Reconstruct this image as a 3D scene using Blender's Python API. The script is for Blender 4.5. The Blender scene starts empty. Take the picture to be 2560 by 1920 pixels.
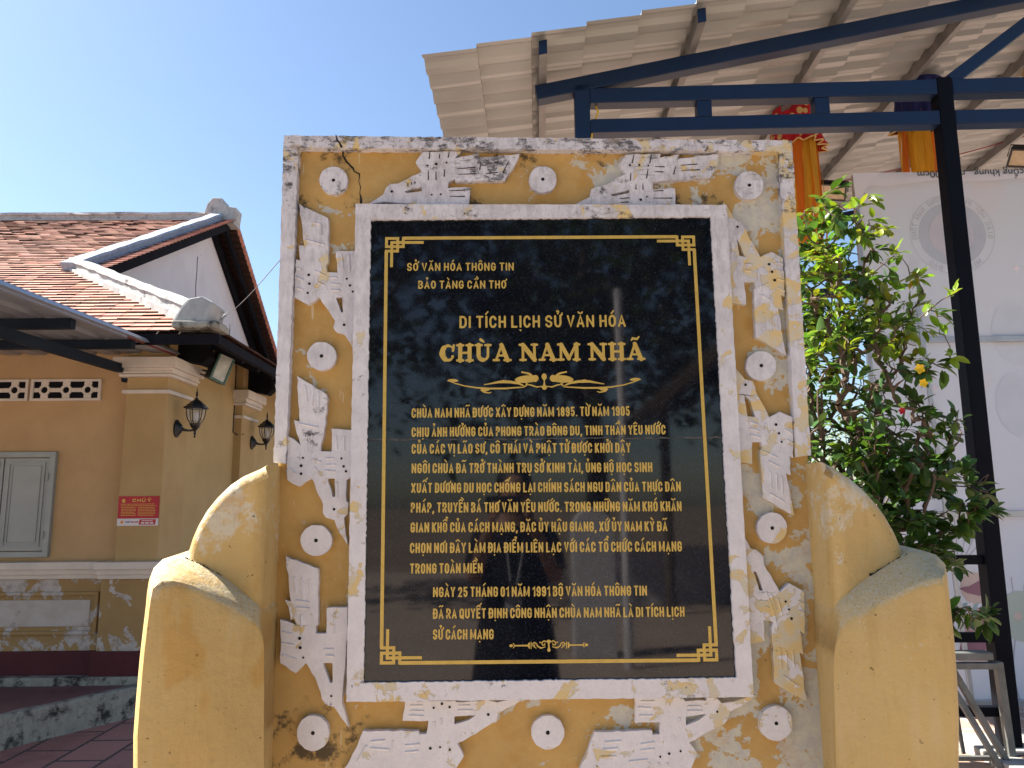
import bpy, math, random, unicodedata
import numpy as np
from mathutils import Vector, Matrix
from mathutils.geometry import tessellate_polygon
R_ = math.radians
scene = bpy.context.scene
col = scene.collection
random.seed(7)
rng = np.random.default_rng(7)

# ------------------------------------------------------------------ camera
FPX = 1900.0                                   # focal length in pixels of the 2560 wide photograph
CAM = np.array([0.0, -1.7, 1.5])
PITCH, YAW, ROLL = R_(9.0), R_(0.8), R_(-0.5)
fwd = np.array([math.sin(YAW)*math.cos(PITCH), math.cos(YAW)*math.cos(PITCH), math.sin(PITCH)])
_r0 = np.array([math.cos(YAW), -math.sin(YAW), 0.0]); _u0 = np.cross(_r0, fwd)
RT = _r0*math.cos(ROLL) + _u0*math.sin(ROLL)
UP = -_r0*math.sin(ROLL) + _u0*math.cos(ROLL)
cd = bpy.data.cameras.new('camera'); cam = bpy.data.objects.new('camera', cd); col.objects.link(cam)
cd.sensor_fit = 'HORIZONTAL'; cd.sensor_width = 36.0; cd.lens = 36.0*FPX/2560.0
cd.clip_start = 0.05; cd.clip_end = 2000.0
M = Matrix(((RT[0], UP[0], -fwd[0], CAM[0]), (RT[1], UP[1], -fwd[1], CAM[1]), (RT[2], UP[2], -fwd[2], CAM[2]), (0, 0, 0, 1)))
cam.matrix_world = M
scene.camera = cam

# ------------------------------------------------------------------ light
SUN_AZ, SUN_EL = R_(-70.0), R_(48.0)           # azimuth from +Y towards +X
w = bpy.data.worlds.new('World'); scene.world = w; w.use_nodes = True
nt = w.node_tree; bg = nt.nodes['Background']
sky = nt.nodes.new('ShaderNodeTexSky'); sky.sky_type = 'NISHITA'; sky.sun_disc = False
sky.sun_elevation = SUN_EL; sky.sun_rotation = SUN_AZ
sky.air_density = 1.15; sky.dust_density = .75; sky.ozone_density = 3.5; sky.altitude = 0
nt.links.new(sky.outputs[0], bg.inputs['Color']); bg.inputs['Strength'].default_value = 0.055
sl = bpy.data.lights.new('sun', 'SUN'); sun = bpy.data.objects.new('sun', sl); col.objects.link(sun)
sl.energy = 5.0; sl.angle = R_(0.5); sl.color = (1.0, 0.94, 0.84)
sd = Vector((math.sin(SUN_AZ)*math.cos(SUN_EL), math.cos(SUN_AZ)*math.cos(SUN_EL), math.sin(SUN_EL)))
sun.rotation_euler = sd.to_track_quat('Z', 'Y').to_euler(); sun.location = (-20, 12, 24)
vs = scene.view_settings; vs.view_transform = 'Standard'; vs.look = 'None'; vs.gamma = 1.0
vs.exposure = 1.85
scene.cycles.max_bounces = 8; scene.cycles.diffuse_bounces = 4; scene.cycles.transparent_max_bounces = 12
scene.cycles.use_denoising = True

# ------------------------------------------------------------------ photo pixel -> point of a plane
def ray(px, py): return fwd*FPX + RT*(px-1280.0) - UP*(py-960.0)
def atY(px, py, Y):
    d = ray(px, py); return CAM + d*((Y-CAM[1])/d[1])
def atX(px, py, X):
    d = ray(px, py); return CAM + d*((X-CAM[0])/d[0])
def onplane(px, py, p0, n):
    d = ray(px, py); n = np.array(n, float); return CAM + d*(((np.array(p0)-CAM) @ n)/(d @ n))
DS = 2560/2212.0
def zm(x0, y0, s): return lambda p: (x0+p[0]/s, y0+p[1]/s)
def XZ(px, py, Y=0.0):
    p = atY(px, py, Y); return (p[0], p[2])

# ------------------------------------------------------------------ tagging and mesh helpers
def tag(o, label=None, cat=None, group=None, kind=None):
    if label: o['label'] = label
    if cat: o['category'] = cat
    if group: o['group'] = group
    if kind: o['kind'] = kind
    return o
def thing(name, label, cat, loc=(0, 0, 0), rz=0.0, group=None):
    o = bpy.data.objects.new(name, None); col.objects.link(o); o.empty_display_size = 0.1
    o.location = loc; o.rotation_euler = (0, 0, rz)
    return tag(o, label, cat, group)
def copy_tree(o, parent=None):
    c = o.copy(); col.objects.link(c)
    if parent: c.parent = parent
    for ch in list(o.children): copy_tree(ch, c)
    return c

class MB:
    """collects geometry, then links it as ONE mesh object"""
    def __init__(s): s.v = []; s.f = []; s.m = []; s.c = []
    def add(s, vs_, fs, m=0, c=None):
        b = len(s.v); s.v += [tuple(map(float, p)) for p in vs_]
        for f in fs: s.f.append(tuple(b+i for i in f)); s.m.append(m)
        s.c += [c if c is not None else (1, 1, 1)]*len(vs_)
        return s
    def box(s, x0, x1, y0, y1, z0, z1, m=0):
        P = [(x, y, z) for z in (z0, z1) for y in (y0, y1) for x in (x0, x1)]
        return s.add(P, [(0, 2, 3, 1), (4, 5, 7, 6), (0, 1, 5, 4), (2, 6, 7, 3), (0, 4, 6, 2), (1, 3, 7, 5)], m)
    def beam(s, a, b, wd, ht, up=(0, 0, 1), m=0, ch=0.0):
        a = Vector(a); b = Vector(b); d = (b-a).normalized(); u = Vector(up); r = d.cross(u).normalized(); u = r.cross(d).normalized()
        P = []
        for q in (a, b):
            for (i, j) in ((-1, -1), (1, -1), (1, 1), (-1, 1)): P.append(q + r*(i*wd/2) + u*(j*ht/2))
        return s.add(P, [(0, 1, 2, 3), (7, 6, 5, 4), (0, 4, 5, 1), (1, 5, 6, 2), (2, 6, 7, 3), (3, 7, 4, 0)], m)
    def tube(s, pts, r, n=6, m=0, caps=True, c=None):
        pts = [Vector(p) for p in pts]; k = len(pts)
        rr = r if isinstance(r, (list, tuple)) else [r]*k
        P = []; ref = Vector((0.13, 0.21, 0.97))
        for i, p in enumerate(pts):
            d = (pts[min(i+1, k-1)]-pts[max(i-1, 0)])
            d = d.normalized() if d.length > 1e-9 else Vector((0, 0, 1))
            rf = ref if abs(d.dot(ref)) < 0.95 else Vector((1, 0, 0))
            a = d.cross(rf).normalized(); b = d.cross(a)
            for j in range(n):
                t = 2*math.pi*j/n; P.append(p + a*(rr[i]*math.cos(t)) + b*(rr[i]*math.sin(t)))
        F = [(i*n+j, i*n+(j+1) % n, (i+1)*n+(j+1) % n, (i+1)*n+j) for i in range(k-1) for j in range(n)]
        if caps: F += [tuple(range(n))[::-1], tuple((k-1)*n+j for j in range(n))]
        return s.add(P, F, m, c)
    def lathe(s, prof, ctr, n=12, m=0, ax='z', sx=1, sy=1):
        P = []; k = len(prof)
        for (r, h) in prof:
            for j in range(n):
                t = 2*math.pi*(j+0.5)/n; a, b = r*math.cos(t)*sx, r*math.sin(t)*sy
                q = (a, b, h) if ax == 'z' else ((h, a, b) if ax == 'x' else (a, h, b))
                P.append((ctr[0]+q[0], ctr[1]+q[1], ctr[2]+q[2]))
        F = [(i*n+j, i*n+(j+1) % n, (i+1)*n+(j+1) % n, (i+1)*n+j) for i in range(k-1) for j in range(n)]
        F += [tuple(range(n))[::-1], tuple((k-1)*n+j for j in range(n))]
        return s.add(P, F, m)
    def prism(s, loop, y0, y1, holes=(), m=0, back=True):
        """outline in (x, z), extruded from y0 (front) to y1"""
        loops = [list(loop)]+[list(h) for h in holes]
        allp = [p for l in loops for p in l]
        tris = tessellate_polygon([[Vector((p[0], p[1], 0)) for p in l] for l in loops])
        n = len(allp); P = [(p[0], y0, p[1]) for p in allp]+[(p[0], y1, p[1]) for p in allp]; F = []
        for t in tris:
            a, b, c = (allp[i] for i in t)
            ar = (b[0]-a[0])*(c[1]-a[1])-(b[1]-a[1])*(c[0]-a[0])
            t = tuple(t) if ar > 0 else tuple(t)[::-1]
            F.append(t)
            if back: F.append(tuple(n+i for i in t[::-1]))
        b = 0
        for li, l in enumerate(loops):
            k = len(l); ar = sum(l[i][0]*l[(i+1) % k][1]-l[(i+1) % k][0]*l[i][1] for i in range(k))
            ccw = (ar > 0) == (li == 0)
            for i in range(k):
                a0, a1 = b+i, b+(i+1) % k
                F.append((a1, a0, n+a0, n+a1) if ccw else (a0, a1, n+a1, n+a0))
            b += k
        return s.add(P, F, m)
    def ribbon(s, pts, wd, y, closed=False, m=0, cap=True, F3=None):
        """flat stroke of width wd along pts in (x, z) at depth y; F3 maps (x, z, y) to a point"""
        F3 = F3 or (lambda a, b, c: (a, c, b))
        q = []
        for p in pts:
            if not q or math.hypot(p[0]-q[-1][0], p[1]-q[-1][1]) > 1e-7: q.append(p)
        if closed and len(q) > 1 and math.hypot(q[0][0]-q[-1][0], q[0][1]-q[-1][1]) < 1e-7: q.pop()
        k = len(q); ws = wd if isinstance(wd, (list, tuple)) else [wd]*k
        if len(ws) != k: ws = [ws[min(int(i*len(ws)/k), len(ws)-1)] for i in range(k)]
        if k == 1:
            r = ws[0]/2
            return s.add([F3(q[0][0]+r*math.cos(a), q[0][1]+r*math.sin(a), y) for a in [i*math.pi/4 for i in range(8)]], [tuple(range(8))], m)
        Lp, Rp = [], []
        for i in range(k):
            a = q[(i-1) % k] if (closed or i > 0) else None; b = q[(i+1) % k] if (closed or i < k-1) else None
            def nrm(u, v):
                dx, dz = v[0]-u[0], v[1]-u[1]; l = math.hypot(dx, dz) or 1e-9; return (-dz/l, dx/l)
            if a is None: n_ = nrm(q[i], b); sc = 1
            elif b is None: n_ = nrm(a, q[i]); sc = 1
            else:
                n1, n2 = nrm(a, q[i]), nrm(q[i], b); n_ = (n1[0]+n2[0], n1[1]+n2[1]); l = math.hypot(*n_)
                if l < 1e-6: n_ = n1; sc = 1
                else: n_ = (n_[0]/l, n_[1]/l); sc = min(1/max(n_[0]*n1[0]+n_[1]*n1[1], 0.3), 1.45)
            h = ws[i]/2*sc
            Lp.append((q[i][0]+n_[0]*h, q[i][1]+n_[1]*h)); Rp.append((q[i][0]-n_[0]*h, q[i][1]-n_[1]*h))
        P = [F3(p[0], p[1], y) for p in Lp]+[F3(p[0], p[1], y) for p in Rp]
        F = [(k+i, k+(i+1) % k, (i+1) % k, i) for i in range(k if closed else k-1)]
        s.add(P, F, m)
        if cap and not closed:
            for e, o_ in ((0, 1), (k-1, k-2)):
                d = math.atan2(q[e][1]-q[o_][1], q[e][0]-q[o_][0]); r = ws[e]/2
                s.add([F3(q[e][0]+r*math.cos(d+a), q[e][1]+r*math.sin(d+a), y) for a in [-math.pi/2+i*math.pi/5 for i in range(6)]], [tuple(range(6))], m)
        return s
    def build(s, name, mat, parent=None, smooth=False, bevel=0.0, local=False, seg=2, colors=False, angle=35, group=None):
        me = bpy.data.meshes.new(name)
        off = Vector((0, 0, 0))
        if parent is not None and not local:
            q = parent
            while q is not None: off += q.location; q = q.parent
        me.from_pydata([(v[0]-off.x, v[1]-off.y, v[2]-off.z) for v in s.v] if off.length else s.v, [], s.f)
        for mm in (mat if isinstance(mat, (list, tuple)) else [mat]): me.materials.append(mm)
        me.polygons.foreach_set('material_index', s.m)
        if colors:
            ca = me.color_attributes.new('tint', 'FLOAT_COLOR', 'POINT')
            ca.data.foreach_set('color', np.array([list(c)+[1.0] for c in s.c], dtype=np.float32).ravel())
        me.update()
        o = bpy.data.objects.new(name, me); col.objects.link(o)
        if parent is not None: o.parent = parent
        if smooth:
            me.polygons.foreach_set('use_smooth', [True]*len(me.polygons))
            me.set_sharp_from_angle(angle=R_(angle))
        if bevel:
            b = o.modifiers.new('bevel', 'BEVEL'); b.width = bevel; b.segments = seg; b.limit_method = 'ANGLE'; b.angle_limit = R_(40); b.use_clamp_overlap = True
        if group: o['group'] = group
        return o

def jag(loop, step, amp, seed=0):
    """subdivide an outline and roughen it by hand-sized amounts"""
    r = random.Random(seed); out = []; k = len(loop)
    for i in range(k):
        a, b = loop[i], loop[(i+1) % k]; l = math.hypot(b[0]-a[0], b[1]-a[1]); n = max(1, int(l/step))
        for j in range(n):
            t = j/n; am = amp*(0.5 if j == 0 else 1)
            out.append((a[0]+(b[0]-a[0])*t+r.uniform(-am, am), a[1]+(b[1]-a[1])*t+r.uniform(-am, am)))
    return out

# ------------------------------------------------------------------ materials
class Nt:
    def __init__(s, name):
        s.mat = bpy.data.materials.new(name); s.mat.use_nodes = True; s.t = s.mat.node_tree
        s.b = s.t.nodes['Principled BSDF']; s.pos = s.n('ShaderNodeNewGeometry').outputs['Position']
    def n(s, ty, **kw):
        o = s.t.nodes.new(ty)
        for k, v in kw.items(): setattr(o, k, v)
        return o
    def put(s, sock, v):
        if v is None: return
        if isinstance(v, (int, float)): sock.default_value = v
        elif isinstance(v, (tuple, list)): sock.default_value = tuple(v)+((1.0,) if len(v) == 3 and len(sock.default_value) == 4 else ())
        else: s.t.links.new(v, sock)
    def noise(s, scale, detail=4, rough=0.55, vec=None, dist=0.0, stretch=None, off=None):
        vec = vec or s.pos
        if stretch or off:
            mp = s.n('ShaderNodeMapping'); s.put(mp.inputs['Vector'], vec)
            if stretch: mp.inputs['Scale'].default_value = stretch
            if off: mp.inputs['Location'].default_value = off
            vec = mp.outputs[0]
        o = s.n('ShaderNodeTexNoise'); s.put(o.inputs['Vector'], vec); s.put(o.inputs['Scale'], scale)
        o.inputs['Detail'].default_value = detail; o.inputs['Roughness'].default_value = rough; o.inputs['Distortion'].default_value = dist
        return o.outputs['Fac']
    def mr(s, v, a, b, c=0.0, d=1.0, smooth=False):
        o = s.n('ShaderNodeMapRange'); s.put(o.inputs['Value'], v)
        if smooth: o.interpolation_type = 'SMOOTHSTEP'
        for k, x in zip((1, 2, 3, 4), (a, b, c, d)): s.put(o.inputs[k], x)
        return o.outputs[0]
    def ma(s, op, a, b=None):
        o = s.n('ShaderNodeMath', operation=op); s.put(o.inputs[0], a); s.put(o.inputs[1], b); return o.outputs[0]
    def mix(s, f, a, b, blend='MIX'):
        o = s.n('ShaderNodeMix', data_type='RGBA', blend_type=blend); s.put(o.inputs[0], f); s.put(o.inputs[6], a); s.put(o.inputs[7], b); return o.outputs[2]
    def xyz(s, vec=None):
        o = s.n('ShaderNodeSeparateXYZ'); s.put(o.inputs[0], vec or s.pos); return o.outputs
    def bump(s, h, strength=0.3, dist=0.005):
        o = s.n('ShaderNodeBump'); s.put(o.inputs['Height'], h); o.inputs['Strength'].default_value = strength; o.inputs['Distance'].default_value = dist
        s.t.links.new(o.outputs[0], s.b.inputs['Normal'])
    def fin(s, colr, rough=0.7, spec=0.3, metal=0.0):
        s.put(s.b.inputs['Base Color'], colr); s.put(s.b.inputs['Roughness'], rough); s.put(s.b.inputs['Metallic'], metal)
        s.b.inputs['Specular IOR Level'].default_value = spec
        return s.mat

def simple(name, c, rough=0.6, var=0.12, scale=8.0, metal=0.0, spec=0.3, bump=0.0, bscale=60):
    t = Nt(name); n = t.noise(scale, 5, 0.6)
    f = t.mr(n, 0.3, 0.7, 1-var, 1+var)
    o = t.n('ShaderNodeVectorMath', operation='SCALE'); o.inputs[0].default_value = c[:3]; t.put(o.inputs['Scale'], f)
    if bump: t.bump(t.noise(bscale, 4, 0.6), bump, 0.004)
    return t.fin(o.outputs[0], rough, spec, metal)

def stele_white(nm='whitewash', pr=.12, mo=0.0, pl=0.0):
    t = Nt(nm); X, Y, Z = t.xyz()
    top = t.mr(Z, 2.08, 2.30); right = t.mr(X, 0.25, 0.52); bot = t.mr(Z, 1.25, 1.06)
    base = t.mix(t.mr(t.noise(18, 5, .6), .35, .65), (.64, .63, .66), (.52, .51, .54))
    base = t.mix(t.mr(Z, 1.9, 1.2), base, t.mix(.5, base, (.74, .71, .71)))
    base = t.mix(t.ma('MULTIPLY', t.mr(t.noise(55, 6, .75, stretch=(1.5, 1, .5)), .47, .62, 0, .6), t.mr(Z, 1.5, 2.2, .15, 1)), base, (.33, .32, .34))
    base = t.mix(t.mr(t.noise(140, 3, .7), .5, .75, 0, .35), base, (.47, .45, .47))
    # paint worn through to the cream and yellow coats below
    pn = t.noise(13, 7, .62, dist=.6); pn = t.ma('ADD', pn, t.ma('MULTIPLY', t.ma('SUBTRACT', t.noise(60, 4, .7), .5), .22))
    thr = t.ma('SUBTRACT', .61+pl, t.ma('MULTIPLY', right, pr)); thr = t.ma('SUBTRACT', thr, t.ma('MULTIPLY', t.mr(Z, 1.55, 1.25), .035))
    peel = t.mr(t.ma('SUBTRACT', pn, thr), 0, .015)
    under = t.mix(t.mr(t.noise(30, 4, .6), .42, .58), (.62, .47, .22), (.55, .50, .38))
    c = t.mix(peel, base, under)
    # black mould streaks, heavy on the ledges at the top
    g = t.noise(40, 8, .75, stretch=(.6, 1, .8)); g2 = t.noise(6, 3, .5)
    gt = t.ma('ADD', .645+mo, t.ma('MULTIPLY', top, -.135)); gt = t.ma('ADD', gt, t.mr(g2, .35, .65, .07, -.07))
    gt = t.ma('ADD', gt, t.ma('MULTIPLY', bot, -.02))
    fib = t.noise(75, 5, .7, stretch=(.28, 1, 2.4)); fm = t.ma('MULTIPLY', t.mr(fib, .56+mo*.5, .66+mo*.5), t.ma('MULTIPLY', top, t.mr(t.noise(9, 4, .6, off=(2, 7, 1)), .42, .60)))
    c = t.mix(t.ma('MULTIPLY', fm, .8), c, (.07, .065, .065))
    mould = t.ma('MULTIPLY', t.mr(t.ma('SUBTRACT', g, gt), 0, .05), t.mr(t.noise(150, 4, .8, stretch=(.5, 1, 1.6)), .34, .56, .12, .92))
    c = t.mix(mould, c, (.04, .037, .038))
    brn = t.ma('MULTIPLY', t.mr(t.noise(17, 6, .65, off=(9, 2, 4)), .57, .66), t.ma('MULTIPLY', top, .6 if mo == 0 else .25)); c = t.mix(brn, c, (.26, .19, .10))
    t.bump(t.ma('ADD', t.ma('MULTIPLY', t.noise(90, 6, .7), .6), t.ma('MULTIPLY', peel, -.5)), .55, .004)
    return t.fin(c, .82, .2)

def stele_yellow():
    t = Nt('yellow_limewash'); X, Y, Z = t.xyz()
    right = t.mr(X, .15, .5); top = t.mr(Z, 2.1, 2.34)
    base = t.mix(t.mr(t.noise(5, 4, .6), .35, .65), (.49, .32, .115), (.41, .255, .085))
    base = t.mix(t.mr(t.noise(45, 4, .65), .45, .7, 0, .3), base, (.52, .36, .15))
    pn = t.ma('ADD', t.noise(8, 6, .6, dist=.8), t.ma('MULTIPLY', t.ma('SUBTRACT', t.noise(70, 4, .7), .5), .3))
    thr = t.ma('SUBTRACT', .63, t.ma('MULTIPLY', right, .13)); thr = t.ma('SUBTRACT', thr, t.ma('MULTIPLY', top, .045))
    thr = t.ma('SUBTRACT', thr, t.ma('MULTIPLY', t.ma('MULTIPLY', t.mr(Z, 1.22, 1.02), t.mr(X, -.15, .15)), .06)); peel = t.mr(t.ma('SUBTRACT', pn, thr), 0, .02)
    c = t.mix(peel, base, t.mix(t.mr(t.noise(40, 5, .7), .4, .6), (.52, .51, .42), (.44, .43, .40)))
    # brush scratches of pale wash
    sc = t.noise(30, 3, .6, stretch=(3.5, 1, .35)); c = t.mix(t.mr(sc, .68, .72, 0, .5), c, (.60, .55, .44))
    # dark mould: along the top ledge, above the inner frame and in the lower left corner
    m1 = t.mr(Z, 2.26, 2.345); m2 = t.ma('MULTIPLY', t.mr(Z, 2.28, 2.20), t.mr(Z, 2.18, 2.20))
    lo = t.ma('MULTIPLY', t.mr(Z, 1.18, .98), t.mr(X, .12, -.30))
    amt = t.ma('MAXIMUM', t.ma('MAXIMUM', m1, m2), lo)
    g = t.noise(24, 8, .72); g2 = t.noise(6, 3, .5, off=(3, 1, 2))
    gt = t.ma('ADD', t.ma('SUBTRACT', .71, t.ma('MULTIPLY', amt, .20)), t.mr(g2, .35, .65, .08, -.07))
    mould = t.ma('MULTIPLY', t.mr(t.ma('SUBTRACT', g, gt), 0, .10), .9)
    c = t.mix(mould, c, (.05, .042, .03))
    rust = t.ma('MULTIPLY', t.mr(t.noise(11, 5, .6, off=(5, 5, 5)), .55, .7), .5); c = t.mix(rust, c, (.40, .20, .035))
    t.bump(t.ma('ADD', t.noise(70, 6, .65), t.ma('MULTIPLY', peel, -.4)), .45, .004)
    return t.fin(c, .85, .2)

def wing_yellow():
    t = Nt('yellow_masonry'); X, Y, Z = t.xyz()
    base = t.mix(t.mr(t.noise(3, 4, .6), .35, .65), (.57, .405, .17), (.50, .345, .135))
    base = t.mix(t.mr(t.noise(9, 5, .65, stretch=(1.6, 1.6, .5)), .5, .7, 0, .5), base, (.53, .385, .18))
    hi = t.mr(Z, 1.16, 1.45)
    pn = t.ma('ADD', t.noise(9, 7, .65, dist=.7), t.ma('MULTIPLY', t.ma('SUBTRACT', t.noise(60, 4, .75), .5), .35))
    scuff = t.mr(t.ma('SUBTRACT', pn, t.ma('SUBTRACT', .72, t.ma('MULTIPLY', hi, .21))), 0, .08)
    c = t.mix(t.ma('MULTIPLY', scuff, .75), base, (.56, .53, .44))
    # coarse pale speckle on surfaces that face the rain
    nz = t.xyz(t.n('ShaderNodeNewGeometry').outputs['Normal'])[2]
    sp = t.mr(t.noise(170, 5, .9), .42, .60); up_ = t.ma('ADD', t.mr(nz, .12, .6), t.ma('MULTIPLY', t.ma('SUBTRACT', t.noise(48, 6, .8), .5), 1.9))
    up_ = t.ma('MULTIPLY', t.mr(up_, .3, .6), t.mr(Z, .9, 1.1))
    c = t.mix(t.ma('MULTIPLY', up_, t.ma('MULTIPLY', sp, .85)), c, (.56, .53, .42))
    c = t.mix(t.ma('MULTIPLY', up_, t.mr(t.noise(130, 3, .8, off=(4, 1, 7)), .62, .70, 0, .8)), c, (.06, .05, .04))
    pit = t.mr(t.noise(95, 2, .5, off=(2, 2, 2)), .715, .75); c = t.mix(t.ma('MULTIPLY', pit, .8), c, (.10, .07, .03))
    st = t.mr(t.noise(4, 4, .6, off=(8, 3, 1), stretch=(1, 1, .55)), .62, .66); c = t.mix(t.ma('MULTIPLY', st, .45), c, (.45, .235, .04))
    dr = t.noise(26, 5, .65, off=(1, 4, 2), stretch=(1.3, 1.3, .16)); c = t.mix(t.mr(dr, .54, .70, 0, .45), c, (.57, .43, .23)); c = t.mix(t.mr(dr, .46, .34, 0, .30), c, (.40, .25, .085))
    sc = t.noise(38, 3, .6, off=(3, 3, 9), stretch=(1, 1, .3)); c = t.mix(t.mr(sc, .715, .735, 0, .6), c, (.62, .56, .42))
    t.bump(t.ma('ADD', t.noise(55, 7, .68), t.ma('MULTIPLY', t.noise(7, 3, .5), 2.2)), .5, .008)
    return t.fin(c, .85, .18)

def granite():
    t = Nt('black_granite')
    sp = t.noise(300, 2, .8); c = t.mix(t.mr(sp, .56, .72), (.004, .005, .0085), (.024, .031, .05))
    c = t.mix(t.mr(t.noise(230, 2, .6), .66, .72, 0, .6), c, (.001, .001, .0015))
    return t.fin(c, t.mr(t.noise(16, 5, .6), .3, .7, .022, .055), .5)

def wall_paint(name, a, b, peel=0.0, scale=3):
    t = Nt(name); c = t.mix(t.mr(t.noise(scale, 5, .6), .35, .65), a, b)
    c = t.mix(t.mr(t.noise(1.2, 5, .6, stretch=(2, 2, .4)), .5, .75, 0, .35), c, tuple(x*.78 for x in a))
    dots = t.mr(t.noise(16, 2, .4), .79, .80); c = t.mix(t.ma('MULTIPLY', dots, .6), c, (.08, .05, .03))
    if peel:
        pn = t.ma('ADD', t.noise(4.5, 7, .6, dist=.6, off=(1.7, 0, .4)), t.ma('MULTIPLY', t.ma('SUBTRACT', t.noise(40, 4, .7), .5), .12))
        c = t.mix(t.mr(pn, peel, peel+.012), c, t.mix(t.mr(t.noise(14, 5, .7), .42, .66), (.52, .49, .47), (.33, .29, .24)))
    t.bump(t.noise(45, 6, .6), .25, .004)
    return t.fin(c, .85, .2)

def tile_mat():
    t = Nt('roof_clay'); a = t.n('ShaderNodeAttribute', attribute_name='tint').outputs['Color']
    c = t.mix(1.0, (.42, .19, .135), a, 'MULTIPLY')
    st = t.mr(t.noise(.9, 6, .65, stretch=(.5, 1, 1)), .54, .70); c = t.mix(t.ma('MULTIPLY', st, .5), c, (.06, .045, .04))
    c = t.mix(t.mr(t.noise(22, 5, .7), .48, .7, 0, .55), c, (.50, .34, .27))
    return t.fin(c, .85, .2)

def grime_concrete(name, a, dark, amt=.5, scale=6):
    t = Nt(name); n = t.noise(scale, 8, .7); n2 = t.noise(scale*4, 6, .7, stretch=(1, 1, .5))
    c = t.mix(t.mr(n2, .35, .65), a, tuple(x*.72 for x in a))
    c = t.mix(t.mr(n, amt, amt+.13), c, dark); t.bump(n2, .4, .008)
    return t.fin(c, .9, .2)

def brick_ground(name, c1, c2, mortar, sx, sy, rot=0.0, dirt=.35):
    t = Nt(name); mp = t.n('ShaderNodeMapping'); t.put(mp.inputs[0], t.pos); mp.inputs['Rotation'].default_value = (0, 0, rot)
    b = t.n('ShaderNodeTexBrick'); t.put(b.inputs['Vector'], mp.outputs[0]); b.offset = .5
    t.put(b.inputs['Color1'], c1); t.put(b.inputs['Color2'], c2); t.put(b.inputs['Mortar'], mortar)
    b.inputs['Scale'].default_value = 1.0; b.inputs['Brick Width'].default_value = sx; b.inputs['Row Height'].default_value = sy
    b.inputs['Mortar Size'].default_value = .013; b.inputs['Mortar Smooth'].default_value = .25
    c = t.mix(t.mr(t.noise(2.2, 7, .65), .52, .68, 0, dirt), b.outputs['Color'], (.05, .047, .045))
    c = t.mix(t.mr(t.noise(40, 5, .7), .45, .75, 0, .35), c, tuple(x*1.35 for x in c1))
    t.bump(t.ma('ADD', t.ma('MULTIPLY', b.outputs['Fac'], -1.0), t.ma('MULTIPLY', t.noise(60, 4, .6), .3)), .35, .006)
    return t.fin(c, .75, .3)

def leaf_mat(name, trans=.38, gloss=.35):
    t = Nt(name); a = t.n('ShaderNodeAttribute', attribute_name='tint').outputs['Color']
    t.fin(a, gloss, .5)
    tr = t.n('ShaderNodeBsdfTranslucent'); m = t.mix(1.0, a, (1.5, 1.45, .5), 'MULTIPLY'); t.put(tr.inputs['Color'], m)
    mx = t.n('ShaderNodeMixShader'); mx.inputs[0].default_value = trans
    t.t.links.new(t.b.outputs[0], mx.inputs[1]); t.t.links.new(tr.outputs[0], mx.inputs[2])
    t.t.links.new(mx.outputs[0], t.t.nodes['Material Output'].inputs['Surface'])
    return t.mat

def banner_mat():
    t = Nt('banner_vinyl'); X, Y, Z = t.xyz()
    c = t.mix(t.mr(t.noise(.9, 3, .5), .35, .65), (.58, .65, .74), (.61, .655, .73))
    c = t.mix(t.mr(t.noise(2.2, 2, .4, off=(4, 0, 1)), .60, .64, 0, .35), c, (.65, .62, .66))
    t.bump(t.noise(3, 3, .5), .2, .02)
    t.fin(c, .55, .3)
    tr = t.n('ShaderNodeBsdfTranslucent'); t.put(tr.inputs['Color'], c); mx = t.n('ShaderNodeMixShader'); mx.inputs[0].default_value = .4
    t.t.links.new(t.b.outputs[0], mx.inputs[1]); t.t.links.new(tr.outputs[0], mx.inputs[2])
    t.t.links.new(mx.outputs[0], t.t.nodes['Material Output'].inputs['Surface'])
    return t.mat

def thatch():
    t = Nt('thatch'); n = t.noise(14, 6, .7, stretch=(6, 1, 1)); return t.fin(t.mix(t.mr(n, .35, .65), (.06, .045, .03), (.16, .12, .08)), .9, .1)

MW = stele_white(); MWF = stele_white('whitewash_frame', .03); MWD = stele_white('whitewash_disc', .09, .05, .05); MWB = stele_white('whitewash_bird', .13, .02, .02); MY = stele_yellow(); MWING = wing_yellow(); MGR = granite()
MGOLD = simple('gold_paint', (.53, .365, .085), .38, .10, 60, 0.15, .4)
MBLK = simple('hole_dark', (.012, .011, .010), .9, .2, 20)
MCRK = simple('crack_dark', (.02, .018, .016), .95, .2, 40)
MMORTAR = simple('joint_mortar', (.07, .068, .065), .9, .5, 60)
MWALL = wall_paint('ochre_wall', (.53, .365, .195), (.47, .315, .165))
MWALLS = wall_paint('ochre_wall_side', (.49, .36, .175), (.44, .32, .15))
MDADO = wall_paint('ochre_dado', (.40, .27, .12), (.34, .225, .10), peel=.52)
MPANEL = wall_paint('dado_panel', (.55, .52, .49), (.47, .43, .38), peel=.55, scale=9)
MTRIM = wall_paint('plaster_trim', (.72, .66, .59), (.64, .59, .53), scale=6)
MRED = simple('plinth_maroon', (.085, .016, .022), .6, .2, 4, bump=.15)
MGABLE = wall_paint('gable_white', (.66, .64, .66), (.60, .58, .60), scale=2)
MTILE = tile_mat()
MUNDER_SHADE = simple('underlay_and_edge_shade', (.05, .025, .018), .9, .2, 5)
MRIDGE = grime_concrete('ridge_mortar', (.46, .46, .45), (.06, .06, .06), .57, 5)
MRIDGE_LIT = grime_concrete('ridge_mortar_bluelit', (.34, .40, .48), (.07, .08, .09), .60, 6)  # bluish light on the verge ridge, put into its mortar colour
MKERB = grime_concrete('kerb_concrete', (.38, .375, .325), (.045, .045, .04), .49, 9)
MWOOD = simple('eave_wood', (.009, .009, .013), .85, .3, 6, 0, .1)
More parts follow.
